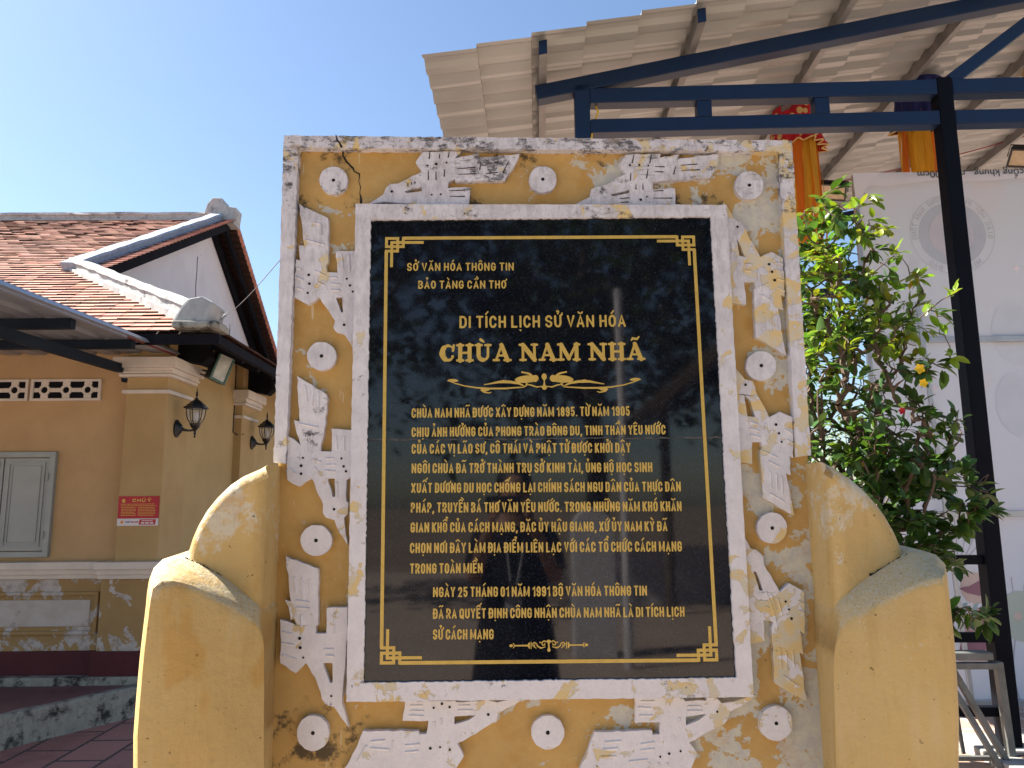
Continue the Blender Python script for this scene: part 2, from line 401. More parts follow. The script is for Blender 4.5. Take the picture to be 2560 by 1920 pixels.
MNAVY = simple('navy_steel', (.003, .016, .052), .45, .10, 3, 0, .35, bump=.06, bscale=90)
MPOST = simple('dark_steel', (.003, .004, .008), .6, .2, 3, 0, .10)
MGALV = simple('galvanised_purlin', (.19, .185, .18), .45, .3, 6, .2, .5)
MSHEET = simple('beige_sheet', (.345, .35, .335), .24, .06, 2.5, 0, .5)
MAWN = simple('awning_sheet', (.30, .32, .36), .4, .12, 3, .3, .5)
MAWNE = simple('awning_flashing', (.25, .30, .42), .4, .1, 3)
MAWNR = simple('awning_red_edge', (.16, .03, .03), .5, .2, 5)
MAWNB = simple('awning_steel', (.010, .018, .032), .6, .2, 5, 0, .15)
MBLACKM = simple('black_iron', (.012, .013, .015), .4, .2, 10, 0, .5)
MSHUT = simple('shutter_grey', (.30, .33, .33), .45, .12, 3, .1, .4)
MFLOOR = simple('platform_red', (.17, .09, .09), .6, .25, 2.5, bump=.1)
MGLASSG = None
def glass(name, c=(1, 1, 1), rough=.03, alpha=.35):
    t = Nt(name); t.fin(c, rough, .6); t.b.inputs['Alpha'].default_value = alpha; return t.mat
MGLASS = glass('lamp_glass', (.5, .52, .5), .06, .22)
MFLENS = simple('flood_lens', (.42, .46, .42), .15, .25, 14, 0, .6)
MFGREEN = simple('flood_frame_green', (.06, .13, .11), .4, .2, 14)
MLENSW = simple('flood_lens_warm', (.60, .47, .30), .3, .15, 12)
MSIGNR = simple('sign_red', (.44, .02, .035), .4, .08, 4)
MSIGNW = simple('sign_white', (.68, .66, .68), .4, .04, 4)
MSIGNY = simple('sign_yellow', (.66, .46, .08), .5, .05, 4)
MSIGNB = simple('sign_blue', (.02, .05, .30), .5, .05, 4)
MORNG = simple('sign_orange', (.75, .28, .04), .5, .05, 4)
MCLR = simple('cloth_red', (.50, .018, .03), .75, .15, 30)
MCLN = simple('cloth_navy', (.012, .016, .10), .7, .2, 30)
MCLY = simple('cloth_gold', (.60, .40, .16), .75, .1, 30)
def ribbon_mat(name, c):
    t = Nt(name); n = t.noise(14, 4, .6, stretch=(3, 3, .4)); cc = t.mix(t.mr(n, .3, .7), c, tuple(x*.8 for x in c)); t.fin(cc, .6, .3)
    tr = t.n('ShaderNodeBsdfTranslucent'); t.put(tr.inputs['Color'], cc); mx = t.n('ShaderNodeMixShader'); mx.inputs[0].default_value = .45
    t.t.links.new(t.b.outputs[0], mx.inputs[1]); t.t.links.new(tr.outputs[0], mx.inputs[2]); t.t.links.new(mx.outputs[0], t.t.nodes['Material Output'].inputs['Surface'])
    return t.mat
MRBY = ribbon_mat('ribbon_yellow', (.72, .38, .03)); MRBO = ribbon_mat('ribbon_orange', (.72, .20, .02))
MBAN = banner_mat(); MALU = simple('banner_frame_metal', (.42, .43, .45), .4, .12, 8, .6, .5)
MSTAND = simple('galvanised_stand', (.13, .135, .13), .55, .3, 9, .2, .4)
MCONC = simple('footing_concrete', (.34, .33, .31), .85, .25, 8, bump=.3)
MBARK = simple('twig_bark', (.11, .075, .055), .8, .3, 20)
MTRUNK = simple('trunk_bark', (.12, .095, .07), .9, .35, 6, bump=.4, bscale=20)
MLEAF = leaf_mat('shrub_leaf'); MTLEAF = leaf_mat('tree_leaf', .35, .5)
MPETY = simple('petal_yellow', (.78, .52, .02), .5, .1, 40); MPETR = simple('petal_red', (.40, .01, .02), .5, .1, 40)
MWIREB = simple('cable_black', (.02, .02, .022), .5, .2, 9); MWIREY = simple('cable_yellow', (.65, .42, .04), .5, .1, 9); MWIRER = simple('cable_red', (.30, .05, .04), .5, .1, 9)
MTHATCH = thatch()
MGROUND = simple('earth', (.20, .15, .11), .95, .3, .6)
MPAVE = brick_ground('clay_paving', (.43, .215, .175), (.36, .175, .145), (.07, .063, .06), .40, .30, R_(90))
MYARD = brick_ground('yard_paving', (.385, .30, .245), (.34, .26, .21), (.33, .29, .255), .40, .40, 0, .06)
MPAVE2 = brick_ground('clay_paving_far', (.37, .255, .20), (.32, .215, .165), (.48, .45, .41), .40, .40, 0, .1)

# ------------------------------------------------------------------ ground
g = MB().box(-300, 300, -300, 300, -.30, -.012).build('ground', MGROUND); tag(g, kind='structure')
g = MB().add([(-14, 1.2, 0), (-1.0, 1.2, 0), (-1.0, 22, 0), (-14, 22, 0)], [(0, 1, 2, 3)]).build('paving', MPAVE); tag(g, kind='structure')
g = MB().add([(-1.0, 1.2, 0), (16, 1.2, 0), (16, 22, 0), (-1.0, 22, 0)], [(0, 1, 2, 3)]).build('paving', MPAVE2); tag(g, kind='structure')
g = MB().add([(-14, -16, 0), (16, -16, 0), (16, 1.2, 0), (-14, 1.2, 0)], [(0, 1, 2, 3)]).build('yard', MYARD); tag(g, kind='structure')
# raised red floor in front of the temple with its mouldy concrete kerb
kA, kB = np.array([-3.168, 3.42]), np.array([-2.694, 4.154]); kd = (kB-kA)/np.linalg.norm(kB-kA)
k0, k1 = kA-kd*4.0, kA+kd*1.02; kn = np.array([-kd[1], kd[0]])       # kn points to the temple
def kp(p, t, z): q = p+kn*t; return (q[0], q[1], z)
mb = MB(); mb.add([kp(k0, .02, 0), kp(k1, .02, 0), kp(k1, .02, .197), kp(k0, .02, .197), (-12, 4.6, 0), (-12, 4.6, .197), (k1[0], 4.6, 0), (k1[0], 4.6, .197), (-12, k0[1], 0), (-12, k0[1], .197)],
       [(0, 1, 2, 3), (3, 2, 7, 5, 9), (1, 6, 7, 2), (8, 0, 3, 9)])
tag(mb.build('platform', MFLOOR), kind='structure')
rk = random.Random(3); mb = MB(); N_ = 40
top = []; 
for i in range(N_+1):
    p = k0+(k1-k0)*i/N_; z = .207+rk.uniform(-.004, .004); e = rk.uniform(-.006, .006)
    top.append([kp(p, -.012+e, -.002), kp(p, e, z-.012), kp(p, .012+e, z), kp(p, .075+e, z), kp(p, .075, .19)])
P = [q for r in top for q in r]; mb.add(P, [(i*5+j, (i+1)*5+j, (i+1)*5+j+1, i*5+j+1) for i in range(N_) for j in range(4)]+[tuple(range(5)), tuple(N_*5+j for j in range(5))[::-1]])
tag(mb.build('kerb', MKERB), kind='structure')

# ------------------------------------------------------------------ stroke lettering
def arc(cx, cy, rx, ry, a0, a1, n=7): return [(cx+rx*math.cos(R_(a0+(a1-a0)*i/n)), cy+ry*math.sin(R_(a0+(a1-a0)*i/n))) for i in range(n+1)]
def glyphs(r=.25):
    O = arc(.5, 1-r, .5, r, 0, 180)+arc(.5, r, .5, r, 180, 360)
    P = [(0, 0), (0, 1), (.5, 1)]+arc(.5, .73, .5, .27, 90, -90)+[(0, .46)]
    D = [(0, 0), (0, 1), (.4, 1)]+arc(.4, 1-r, .6, r, 90, 0)+arc(.4, r, .6, r, 0, -90)
    S = arc(.5, .74, .5, .26, 12, 180)+[(.03, .64), (.22, .54), (.78, .45), (.97, .36)]+arc(.5, .26, .5, .26, 0, -168)
    ca = 20 if r > .3 else 0; ex = [] if r > .3 else [1]
    C = [(1, .71) for _ in ex]+arc(.5, 1-r, .5, r, ca, 180)+arc(.5, r, .5, r, 180, 360-ca)+[(1, .29) for _ in ex]
    G = {'A': (1.1, [[(0, 0), (.5, 1), (1, 0)], [(.2, .28), (.8, .28)]]), 'C': (1, [C]), 'D': (1, [(D, 1)]), 'O': (1, [(O, 1)]),
         'Đ': (1, [(D, 1), [(-.2, .52), (.42, .52)]]), 'E': (.8, [[(1, 1), (0, 1), (0, 0), (1, 0)], [(0, .52), (.85, .52)]]),
         'G': (1, [C[:-1]+[(1, .30), (1, .46), (.6, .46)]]), 'H': (1, [[(0, 0), (0, 1)], [(1, 0), (1, 1)], [(0, .5), (1, .5)]]), 'I': (0, [[(0, 0), (0, 1)]]),
         'K': (1, [[(0, 0), (0, 1)], [(1, 1), (.02, .42)], [(.32, .6), (1, 0)]]), 'L': (.8, [[(0, 1), (0, 0), (1, 0)]]),
         'M': (1.5, [[(0, 0), (0, 1)], [(1, 0), (1, 1)], ('w', [(.02, .97), (.5, .10), (.98, .97)], .72)]), 'N': (1.1, [[(0, 0), (0, 1)], [(1, 0), (1, 1)], ('w', [(.02, .97), (.98, .03)], .78)]), 'P': (.95, [P]),
         'Q': (1, [(O, 1), [(.6, .22), (1.05, -.08)]]), 'R': (1, [P, [(.5, .46), (1, 0)]]), 'S': (.95, [S]), 'T': (1, [[(0, 1), (1, 1)], [(.5, 0), (.5, 1)]]),
         'U': (1, [[(0, 1)]+arc(.5, r, .5, r, 180, 360)+[(1, 1)]]), 'V': (1.1, [[(0, 1), (.5, 0), (1, 1)]]), 'X': (1.05, [[(0, 0), (1, 1)], [(0, 1), (1, 0)]]),
         'Y': (1.05, [[(0, 1), (.5, .45), (1, 1)], [(.5, .45), (.5, 0)]]), 'B': (1, [[(0, 0), (0, 1), (.5, 1)]+arc(.5, .77, .42, .23, 90, -90)+[(0, .54)], [(.5, .54)]+arc(.5, .27, .5, .27, 90, -90)+[(0, 0)]]),
         '0': (.9, [(O, 1)]), '1': (.5, [[(0, .80), (1, 1), (1, 0)]]), '2': (.9, [arc(.5, .72, .5, .28, 170, -30)+[(0, 0), (1, 0)]]),
         '5': (.9, [[(.95, 1), (.1, 1), (.05, .55)]+arc(.5, .32, .5, .32, 120, -165)]), '8': (.9, [(arc(.5, .75, .44, .25, 0, 360, 12), 1), (arc(.5, .26, .5, .26, 0, 360, 12), 1)]),
         '9': (.9, [(arc(.5, .7, .5, .3, 0, 360, 12), 1), [(1, .7), (1, .3)]+arc(.5, .25, .5, .25, 0, -165)]), '3': (.9, [arc(.5, .75, .46, .25, 160, -90)+arc(.5, .26, .5, .26, 90, -165)]),
         '.': (0, [[(0, 0.0)]]), ',': (0, [[(0, 0.02), (-.12, -.18)]])}
    return G
G_BODY = glyphs(.25); G_HEAD = glyphs(.38)
def mark_strokes(ch, marks, w_):
    """tone and vowel marks; x in glyph widths, z in cap heights"""
    out = []; cx = w_/2; has = [m for m in marks if m in '\u0302\u0306']; b = 1.12
    for m in marks:
        if m == '\u0302': out.append([(cx-.17, b), (cx, b+.15), (cx+.17, b)])
        elif m == '\u0306': out.append(arc(cx, b+.15, .16, .14, 190, 350, 5))
        elif m == '\u031b': out.append([(w_-.02, .98), (w_+.11, 1.02), (w_+.14, 1.16)])
        elif m == '\u0323': out.append([(cx, -.20)])
    dx, dz = (.17, .15) if has else (0, 0)
    for m in marks:
        if m == '\u0301': out.append([(cx-.05+dx, b+dz), (cx+.12+dx, b+.20+dz)])
        elif m == '\u0300': out.append([(cx+.08-dx*0+dx, b+dz), (cx-.10+dx, b+.20+dz)])
        elif m == '\u0303': out.append([(cx-.18+dx*0, b+.05+dz), (cx-.09, b+.14+dz), (cx+.07, b+.06+dz), (cx+.17, b+.15+dz)])
        elif m == '\u0309': out.append(arc(cx+dx*.9, b+.16+dz, .075, .075, 170, -60, 5)+[(cx+dx*.9, b+dz)])
    return out
def lay_text(txt, H, width, t, G, gap=.13, sp=.34):
    """list of (stroke points in metres, closed) with left edge at 0 and baseline at 0"""
    toks = []
    for ch in unicodedata.normalize('NFC', txt):
        if ch == ' ': toks.append((' ', '')); continue
        d = unicodedata.normalize('NFD', ch); toks.append((d[0], d[1:]))
    ns = sum(1 for c, _ in toks if c == ' '); ng = len(toks)-ns
    tot = sum(G[c][0] for c, _ in toks if c != ' ')
    ngap = sum(1 for i in range(len(toks)-1) if toks[i][0] != ' ' and toks[i+1][0] != ' ')
    W = (width-ng*t-ngap*gap*H-ns*sp*H)/tot
    x = 0; out = []; hh = H-t
    for i, (c, mk) in enumerate(toks):
        if c == ' ': x += sp*H; continue
        gw, strokes = G[c]; gwm = gw*W
        for s in strokes:
            wf = s[2] if isinstance(s, tuple) and s[0] == 'w' else 1.0
            if wf != 1.0: s = s[1]
            cl = isinstance(s, tuple); pts = s[0] if cl else s
            k = gwm if gw > 0 else .3*H
            out.append(([(x+t/2+p[0]*k, t/2+p[1]*hh) for p in pts], cl, t*wf))
        for s in mark_strokes(c, mk, gwm/H):
            out.append(([(x+t/2+p[0]*H, p[1]*H) for p in s], False, t*.72 if len(s) > 1 else t*.95))
        x += gw*W+t
        if i+1 < len(toks) and toks[i+1][0] != ' ': x += gap*H
    return out
def write(mb, txt, H, width, t, G, place, y0, gap=.13, sp=.34, m=0, F3=None, dy=-.00004):
    for i, (pts, cl, tt) in enumerate(lay_text(txt, H, width, t, G, gap, sp)):
        mb.ribbon([place(p) for p in pts], tt, y0+dy*(i % 6), cl, m, F3=F3)

# ------------------------------------------------------------------ the memorial stele
stele = thing('memorial_stele', 'weathered yellow and white memorial stele with black inscribed plaque and scrolled sides', 'stele', (.09, .15, 0))
pD = lambda x, y: (x*DS, y*DS)
def sd_(x, y, Y=0.0): return XZ(x*DS, y*DS, Y)
oTL, oTR, oBL, oBR = sd_(612, 291), sd_(1712, 302), (-.508, 1.597), (.694, 1.603)
# slab with the yellow ground
loop = [(-.503, .05), (.700, .05), (.698, 1.60), (oTR[0]-.004, oTR[1]-.004), (oTL[0]+.004, oTL[1]-.004), (-.505, 1.60)]
MB().prism(loop, .026, .30).build('slab', MY, stele, bevel=.006)
# raised white border: jambs and top
iTL, iTR = XZ(745, 367), XZ(1949, 377); iBL, iBR = XZ(713, 1158), XZ(1993, 1142)
loop = [oBL, oTL, oTR, oBR, iBR, iTR, iTL, iBL][::-1]
r = random.Random(2); lp = jag(loop, .010, .0011, 4)
MB().prism(lp, .003, .027).build('outer_border', MW, stele, bevel=.005)
# inner white frame around the plaque
f_o = [XZ(*pD(750, 1514)), XZ(*pD(1625, 1503)), XZ(*pD(1567, 446)), XZ(*pD(770, 444))]
f_i = [XZ(*pD(787, 1473)), XZ(*pD(1588, 1462)), XZ(*pD(1533, 471)), XZ(*pD(802, 478))]
MB().prism(jag(f_o, .012, .0008, 5), -.010, .027, holes=[jag(f_i, .006, .0011, 6)]).build('inner_frame', MWF, stele, bevel=.005)
# plaque: two granite slabs with a joint between them
pl = MB(); zj = XZ(*pD(1180, 948))[1]; x0, x1 = f_i[0][0]-.012, f_i[1][0]+.012; zb, zt = f_i[0][1]-.012, f_i[3][1]+.014
pl.box(x0, x1, -.002, .02, zb, zj-.0012); pl.box(x0, x1, -.0023, .02, zj+.0012, zt)
plaque = pl.build('plaque', MGR, stele)
jm = MB(); rj = random.Random(5)
jm.ribbon([(x0+(x1-x0)*i/60, zj+rj.uniform(-.0012, .0012)) for i in range(61)], [.0018+.0032*abs(math.sin(i*1.7)*math.sin(i*.31)) for i in range(61)], -.0027)
jm.build('mortar_joint', MMORTAR, plaque)
YT = -.0031
def inscription(txt, a, b, cap, t, G, gap, sp, zz):
    """a, b = left and right end of the baseline, cap = cap height, all in zoomed photo pixels"""
    A = np.array(XZ(*zz(a))); B = np.array(XZ(*zz(b))); H = abs(XZ(*zz((a[0], a[1]-cap)))[1]-A[1])
    d = (B-A); L = np.linalg.norm(d); d = d/L; n = np.array([-d[1], d[0]])
    mb = MB(); write(mb, txt, H, L, t*H, G, lambda p: tuple(A+d*p[0]+n*p[1]), YT, gap, sp)
    return mb.build('inscription_line', MGOLD, plaque)
Z1 = zm(940, 540, 2.633); Z2 = zm(940, 980, 2.633); Z3 = zm(900, 1320, 2.304)
inscription('SỞ VĂN HÓA THÔNG TIN', (205, 365), (907, 363), 54, .175, G_HEAD, .15, .42, Z1)
inscription('BẢO TÀNG CẦN THƠ', (278, 482), (857, 480), 54, .175, G_HEAD, .15, .42, Z1)
inscription('DI TÍCH LỊCH SỬ VĂN HÓA', (550, 741), (1643, 732), 81, .165, G_HEAD, .15, .42, Z1)
for txt, a, b, cap, zz in [
    ('CHÙA NAM NHÃ ĐƯỢC XÂY DỰNG NĂM 1895. TỪ NĂM 1905', (235, 172), (1670, 158), 64, Z2),
    ('CHỊU ẢNH HƯỞNG CỦA PHONG TRÀO ĐÔNG DU, TINH THẦN YÊU NƯỚC', (235, 298), (1905, 280), 64, Z2),
    ('CỦA CÁC VỊ LÃO SƯ, CÔ THÁI VÀ PHẬT TỬ ĐƯỢC KHỞI DẬY', (235, 408), (1675, 400), 66, Z2),
    ('NGÔI CHÙA ĐÃ TRỞ THÀNH TRỤ SỞ KINH TÀI, ỦNG HỘ HỌC SINH', (235, 536), (1818, 528), 66, Z2),
    ('XUẤT DƯƠNG DU HỌC CHỐNG LẠI CHÍNH SÁCH NGU DÂN CỦA THỰC DÂN', (232, 665), (2005, 655), 66, Z2),
    ('PHÁP, TRUYỀN BÁ THƠ VĂN YÊU NƯỚC. TRONG NHỮNG NĂM KHÓ KHĂN', (230, 795), (2010, 785), 67, Z2),
    ('GIAN KHỔ CỦA CÁCH MẠNG, ĐẶC ỦY HẬU GIANG, XỨ ỦY NAM KỲ ĐÃ', (228, 925), (1917, 916), 67, Z2),
    ('CHỌN NƠI ĐÂY LÀM ĐỊA ĐIỂM LIÊN LẠC VỚI CÁC TỔ CHỨC CÁCH MẠNG', (288, 145), (1853, 135), 60, Z3),
    ('TRONG TOÀN MIỀN', (288, 263), (706, 259), 59, Z3),
    ('NGÀY 25 THÁNG 01 NĂM 1991 BỘ VĂN HÓA THÔNG TIN', (421, 398), (1652, 389), 59, Z3),
    ('ĐÃ RA QUYẾT ĐỊNH CÔNG NHẬN CHÙA NAM NHÃ LÀ DI TÍCH LỊCH', (421, 522), (1868, 510), 59, Z3),
    ('SỬ CÁCH MẠNG', (420, 642), (770, 640), 60, Z3)]:
    inscription(txt, a, b, cap, .165, G_BODY, .10, .27, zz)
# heavy slab-serif name
def serif_line():
    A = np.array(XZ(*Z1((424, 962)))); B = np.array(XZ(*Z1((1773, 950)))); H = XZ(*Z1((424, 846)))[1]-A[1]
    d = B-A; L = np.linalg.norm(d); d /= L; n = np.array([-d[1], d[0]])
    S = .135; T = .185                                      # serif and stem weight in cap heights
    def sf(x, z, h=.17): return ([(x-h, z), (x+h, z)], S)
    st = lambda x, z0=.05, z1=.95, w_=T*1.25: ([(x, z0), (x, z1)], w_)
    lo, hi = S/2+.005, 1-S/2-.005
    GS = {'C': (.82, [(arc(.44, .5, .33, .41, 38, 322, 18), [T*.55, T*.9, T*1.5, T*1.8, T*1.5, T*.9, T*.55]), ([(.70, .62), (.745, .93)], S), ([(.68, .30)], S*1.3)]),
          'H': (1.0, [st(.24), st(.76), sf(.24, lo), sf(.24, hi), sf(.76, lo), sf(.76, hi), ([(.24, .5), (.76, .5)], .13)]),
          'U': (.98, [([(.22, .95), (.22, .42)]+arc(.48, .36, .26, .27, 180, 270, 6), T*1.25), (arc(.48, .36, .26, .27, 270, 360, 6)+[(.74, .42), (.74, .95)], T*.75), sf(.22, hi), sf(.74, hi, .15)]),
          'A': (1.0, [([(.17, .06), (.47, .93)], T*.7), ([(.47, .93), (.80, .06)], T*1.3), ([(.30, .33), (.62, .33)], .12), sf(.17, lo, .14), sf(.80, lo, .17), ([(.44, .95), (.50, .95)], .10)]),
          'N': (1.05, [st(.20, w_=T*.8), st(.84, w_=T*.8), ([(.20, .92), (.84, .08)], T*1.4), sf(.20, lo, .15), sf(.14, hi, .12), sf(.84, hi, .15)]),
          'M': (1.25, [st(.18, w_=T*.75), st(1.05, w_=T*1.2), ([(.20, .93), (.62, .12)], T*1.2), ([(.62, .12), (1.03, .93)], T*.8), sf(.18, lo, .14), sf(.15, hi, .12), sf(1.05, lo, .16), sf(1.08, hi, .13)])}
    txt = 'CHÙA NAM NHÃ'; tot = 0
    tk = [(unicodedata.normalize('NFD', c)[0], unicodedata.normalize('NFD', c)[1:]) for c in txt]
    tot = sum(.42 if c == ' ' else GS[c][0]+.04 for c, _ in tk); k = L/tot/H
    mb = MB(); x = 0; i = 0
    for c, mk in tk:
        if c == ' ': x += .42*k*H; continue
        for pts, wd in GS[c][1]:
            ww = [q*H for q in wd] if isinstance(wd, list) else wd*H
            mb.ribbon([tuple(A+d*(x+p[0]*k*H)+n*(p[1]*H)) for p in pts], ww, YT-.00005*(i % 9)); i += 1
        cx = GS[c][0]/2-.02
        for m in mk:
            if m == '\u0300': mb.ribbon([tuple(A+d*(x+p[0]*k*H)+n*(p[1]*H)) for p in [(cx-.13, 1.24), (cx+.0, 1.15), (cx+.05, 1.09)]], [.17*H, .14*H, .06*H], YT)
            if m == '\u0303': mb.ribbon([tuple(A+d*(x+p[0]*k*H)+n*(p[1]*H)) for p in [(cx-.2, 1.13), (cx-.12, 1.25), (cx, 1.22), (cx+.12, 1.20), (cx+.24, 1.33)]], [.07*H, .13*H, .14*H, .13*H, .07*H], YT)
        x += (GS[c][0]+.04)*k*H
    mb.build('inscription_line', MGOLD, plaque)
serif_line()
# gold border with knotted corners
def gold_border():
    TL, TR, BL, BR = (np.array(XZ(*p)) for p in ((967, 597), (1733, 593), (954, 1657), (1791, 1649)))
    u = .0365*.42                                            # unit of the knot
    Zk = 3.016/1900*1.69*0+1/3.016*1.70/1900*1.0             # zoomed pixel -> metres
    def corner(C, sx, sz):
        """knot path from the horizontal line to the vertical line"""
        k = [(995, 895), (995, 962), (866, 962), (866, 896), (952, 896), (952, 998), (866, 998)]
        return [(C[0]+sx*(p[0]-866)*Zk*1.02, C[1]-sz*(p[1]-895)*Zk*1.02) for p in k]
    mb = MB(); kw = .0066; lw = .0077; y = YT; j = 0
    cs = {'TL': (TL, 1, 1), 'TR': (TR, -1, 1), 'BL': (BL, 1, -1), 'BR': (BR, -1, -1)}
    kn_ = {k: corner(*v) for k, v in cs.items()}
    for k, v in cs.items():
        pts = kn_[k]
        for i in range(len(pts)-1):                          # each bar of the knot sits a hair above the last
            a, b = pts[i], pts[i+1]; l = math.hypot(b[0]-a[0], b[1]-a[1]); e = kw/2/l
            mb.ribbon([(a[0]-(b[0]-a[0])*e, a[1]-(b[1]-a[1])*e), (b[0]+(b[0]-a[0])*e, b[1]+(b[1]-a[1])*e)], kw, y-.00005*(i+1), cap=False)
        C, sx, sz = v; a = (C[0]+sx*42*Zk, C[1]-sz*35*Zk)
        mb.ribbon([(C[0]+sx*42*Zk-sx*kw/2, a[1]), (C[0]+sx*291*Zk, a[1])], kw, y-.0005, cap=False)
        mb.ribbon([(a[0], a[1]+sz*kw/2), (a[0], C[1]-sz*235*Zk)], kw, y-.00055, cap=False)
    for p, q in (('TL', 'TR'), ('BL', 'BR')): mb.ribbon([kn_[p][0], kn_[q][0]], lw, y-.0006, cap=False)
    for p, q in (('TL', 'BL'), ('TR', 'BR')):
        a, b = kn_[p][-1], kn_[q][-1]; mb.ribbon([a, b], lw, y-.00065, cap=False)
    mb.build('gold_border', MGOLD, plaque)
gold_border()
def flourish():
    C0 = np.array(XZ(*Z1((1107, 1100)))); k = 1.70/1900/2.633*1.0; mb = MB(); n = 0
    def blob(cx, cy, rx, ry, rot, s, y):
        c, s_ = math.cos(R_(rot)), math.sin(R_(rot)); pts = []
        for i in range(16):
            a = 2*math.pi*i/16; px_, py_ = rx*math.cos(a), ry*math.sin(a); pts.append((C0[0]+s*(cx+px_*c-py_*s_)*k, y, C0[1]+(cy+px_*s_+py_*c)*k))
        mb.add(pts, [tuple(range(16)) if s > 0 else tuple(range(16))[::-1]])
    def st(pts, ws, s, y): mb.ribbon([(C0[0]+s*p[0]*k, C0[1]+p[1]*k) for p in pts], [w_*k for w_ in ws], y)
    for s in (1, -1):
        y = YT-(.0001 if s > 0 else .00045)
        st([(133, -28), (180, -30), (260, -36), (360, -36), (450, -30), (530, -17), (590, 0), (645, 20)], [6, 9, 12, 12, 10, 8, 7, 5], s, y)
        blob(606, 20, 34, 10, 4, s, y-.00003)
        st([(330, -36), (420, -46), (405, -58), (370, -66), (352, -60)], [8, 12, 10, 8, 5], s, y-.00006); blob(392, -42, 32, 13, -8, s, y-.00009)
        st([(130, -22), (170, -2), (230, 8), (300, 8), (400, -10)], [5, 15, 19, 16, 5], s, y-.00012)
        st([(210, 8), (270, 14), (330, 4)], [4, 16, 3], s, y-.00015)
        blob(116, 26, 80, 25, -4, s, y-.00018); blob(60, 30, 22, 24, 20, s, y-.00021)
        st([(80, 46), (100, 62), (125, 69), (148, 73)], [16, 14, 11, 11], s, y-.00024)
        st([(128, 4), (112, -6), (118, -16), (133, -28)], [6, 8, 8, 6], s, y-.00027)
        st([(12, -22), (50, -28), (90, -14), (125, -10)], [5, 9, 9, 5], s, y-.00030)
    blob(0, 42, 17, 22, 0, 1, YT-.0009); st([(0, 40), (0, 8), (0, -14), (0, -30)], [16, 8, 14, 34], 1, YT-.00094); st([(-18, -30), (0, -26), (18, -30)], [6, 9, 6], 1, YT-.00097)
    mb.build('flourish', MGOLD, plaque)
    mb = MB(); C0 = np.array(XZ(*Z3((1087, 674)))); k = 1.70/1900/2.304
    for s in (1, -1):
        y = YT-(.0001 if s > 0 else .00045)
        blob(208, 0, 10, 8, 0, s, y); st([(196, -12), (188, 0), (196, 12)], [4, 6, 4], s, y-.00003); st([(190, 0), (112, 0)], [7, 9], s, y-.00006)
        st([(108, -14), (112, 0), (108, 14)], [6, 14, 6], s, y-.00009); st([(98, -17), (98, 17)], [5, 5], s, y-.00012)
        st([(86, -4), (90, 8), (80, 16), (68, 10), (62, -4), (44, -14), (20, -8)], [5, 6, 6, 6, 7, 8, 4], s, y-.00015)
        st([(78, 4), (80, -8), (70, -14)], [6, 5, 4], s, y-.00018)
        st([(8, 18), (26, 24), (40, 14), (34, 2), (22, 2), (22, 12)], [6, 6, 6, 6, 5, 4], s, y-.00021); blob(48, 16, 4, 4, 0, s, y-.00024)
    blob(0, 22, 12, 8, 0, 1, YT-.0009); st([(0, 20), (0, -4), (0, -26)], [14, 7, 18], 1, YT-.00093)
    mb.build('flourish', MGOLD, plaque)
flourish()

# birds in low relief -----------------------------------------------------------
ZA = zm(660, 480, 2.477); ZB = zm(660, 1050, 2.477); ZC = zm(660, 1600, 2.989); ZD = zm(1340, 1600, 2.989); ZE = zm(1760, 480, 2.477); ZF = zm(1760, 1100, 2.477); ZG = zm(680, 310, 3.16); ZH = zm(1340, 330, 3.16)
def T_(z, pts): return [z(p) for p in pts]
birds = []
birds.append((T_(ZA, [(208, 62), (300, 108), (392, 152), (392, 425), (378, 445), (385, 488), (448, 488), (438, 358), (560, 356), (560, 630), (556, 850), (558, 985), (515, 915), (490, 875), (440, 860), (420, 835), (432, 790), (335, 642), (265, 690), (178, 642), (190, 408), (218, 415), (208, 318), (243, 320)]),
    T_(ZA, [(438, 645), (478, 642), (484, 735), (472, 738)]), T_(ZA, [(271, 506), (275, 561), (264, 618), (507, 530), (527, 572), (545, 610), (491, 817)]),
    [T_(ZA, s) for s in ([(200, 460), (225, 475)], [(190, 520), (240, 540)], [(190, 585), (235, 600)], [(260, 290), (370, 320)], [(310, 480), (380, 515)], [(325, 550), (375, 575)], [(400, 520), (450, 525)], [(410, 560), (470, 568)], [(410, 600), (470, 605)], [(300, 180), (345, 190), (350, 260)], [(475, 375), (485, 480)], [(520, 375), (525, 480)])]))
birds.append((T_(ZB, [(197, -277), (378, -167), (388, -135), (365, 90), (345, 150), (345, 190), (412, 192), (412, 50), (540, 60), (538, 330), (528, 357), (505, 370), (503, 505), (518, 510), (512, 580), (488, 605), (510, 778), (455, 690), (430, 620), (375, 605), (357, 575), (358, 520), (288, 362), (208, 410), (135, 370), (138, 95), (180, 118), (218, 152), (178, -2), (213, 5)]),
    T_(ZB, [(388, 362), (432, 362), (432, 475), (418, 475)]), T_(ZB, [(235, 233), (223, 282), (223, 332), (474, 237), (488, 286), (502, 317), (428, 553)]),
    [T_(ZB, s) for s in ([(258, 85), (258, 200)], [(290, 85), (285, 205)], [(210, 20), (330, 45)], [(375, 238), (430, 236)], [(375, 278), (440, 276)], [(370, 312), (440, 318)], [(245, -220), (260, -110)], [(300, -205), (290, -90)], [(330, -180), (330, -60)], [(290, 240), (350, 260)], [(300, 290), (340, 330)], [(145, 300), (195, 335)], [(440, 90), (445, 180)], [(490, 95), (490, 190)], [(445, 380), (450, 480)])]))
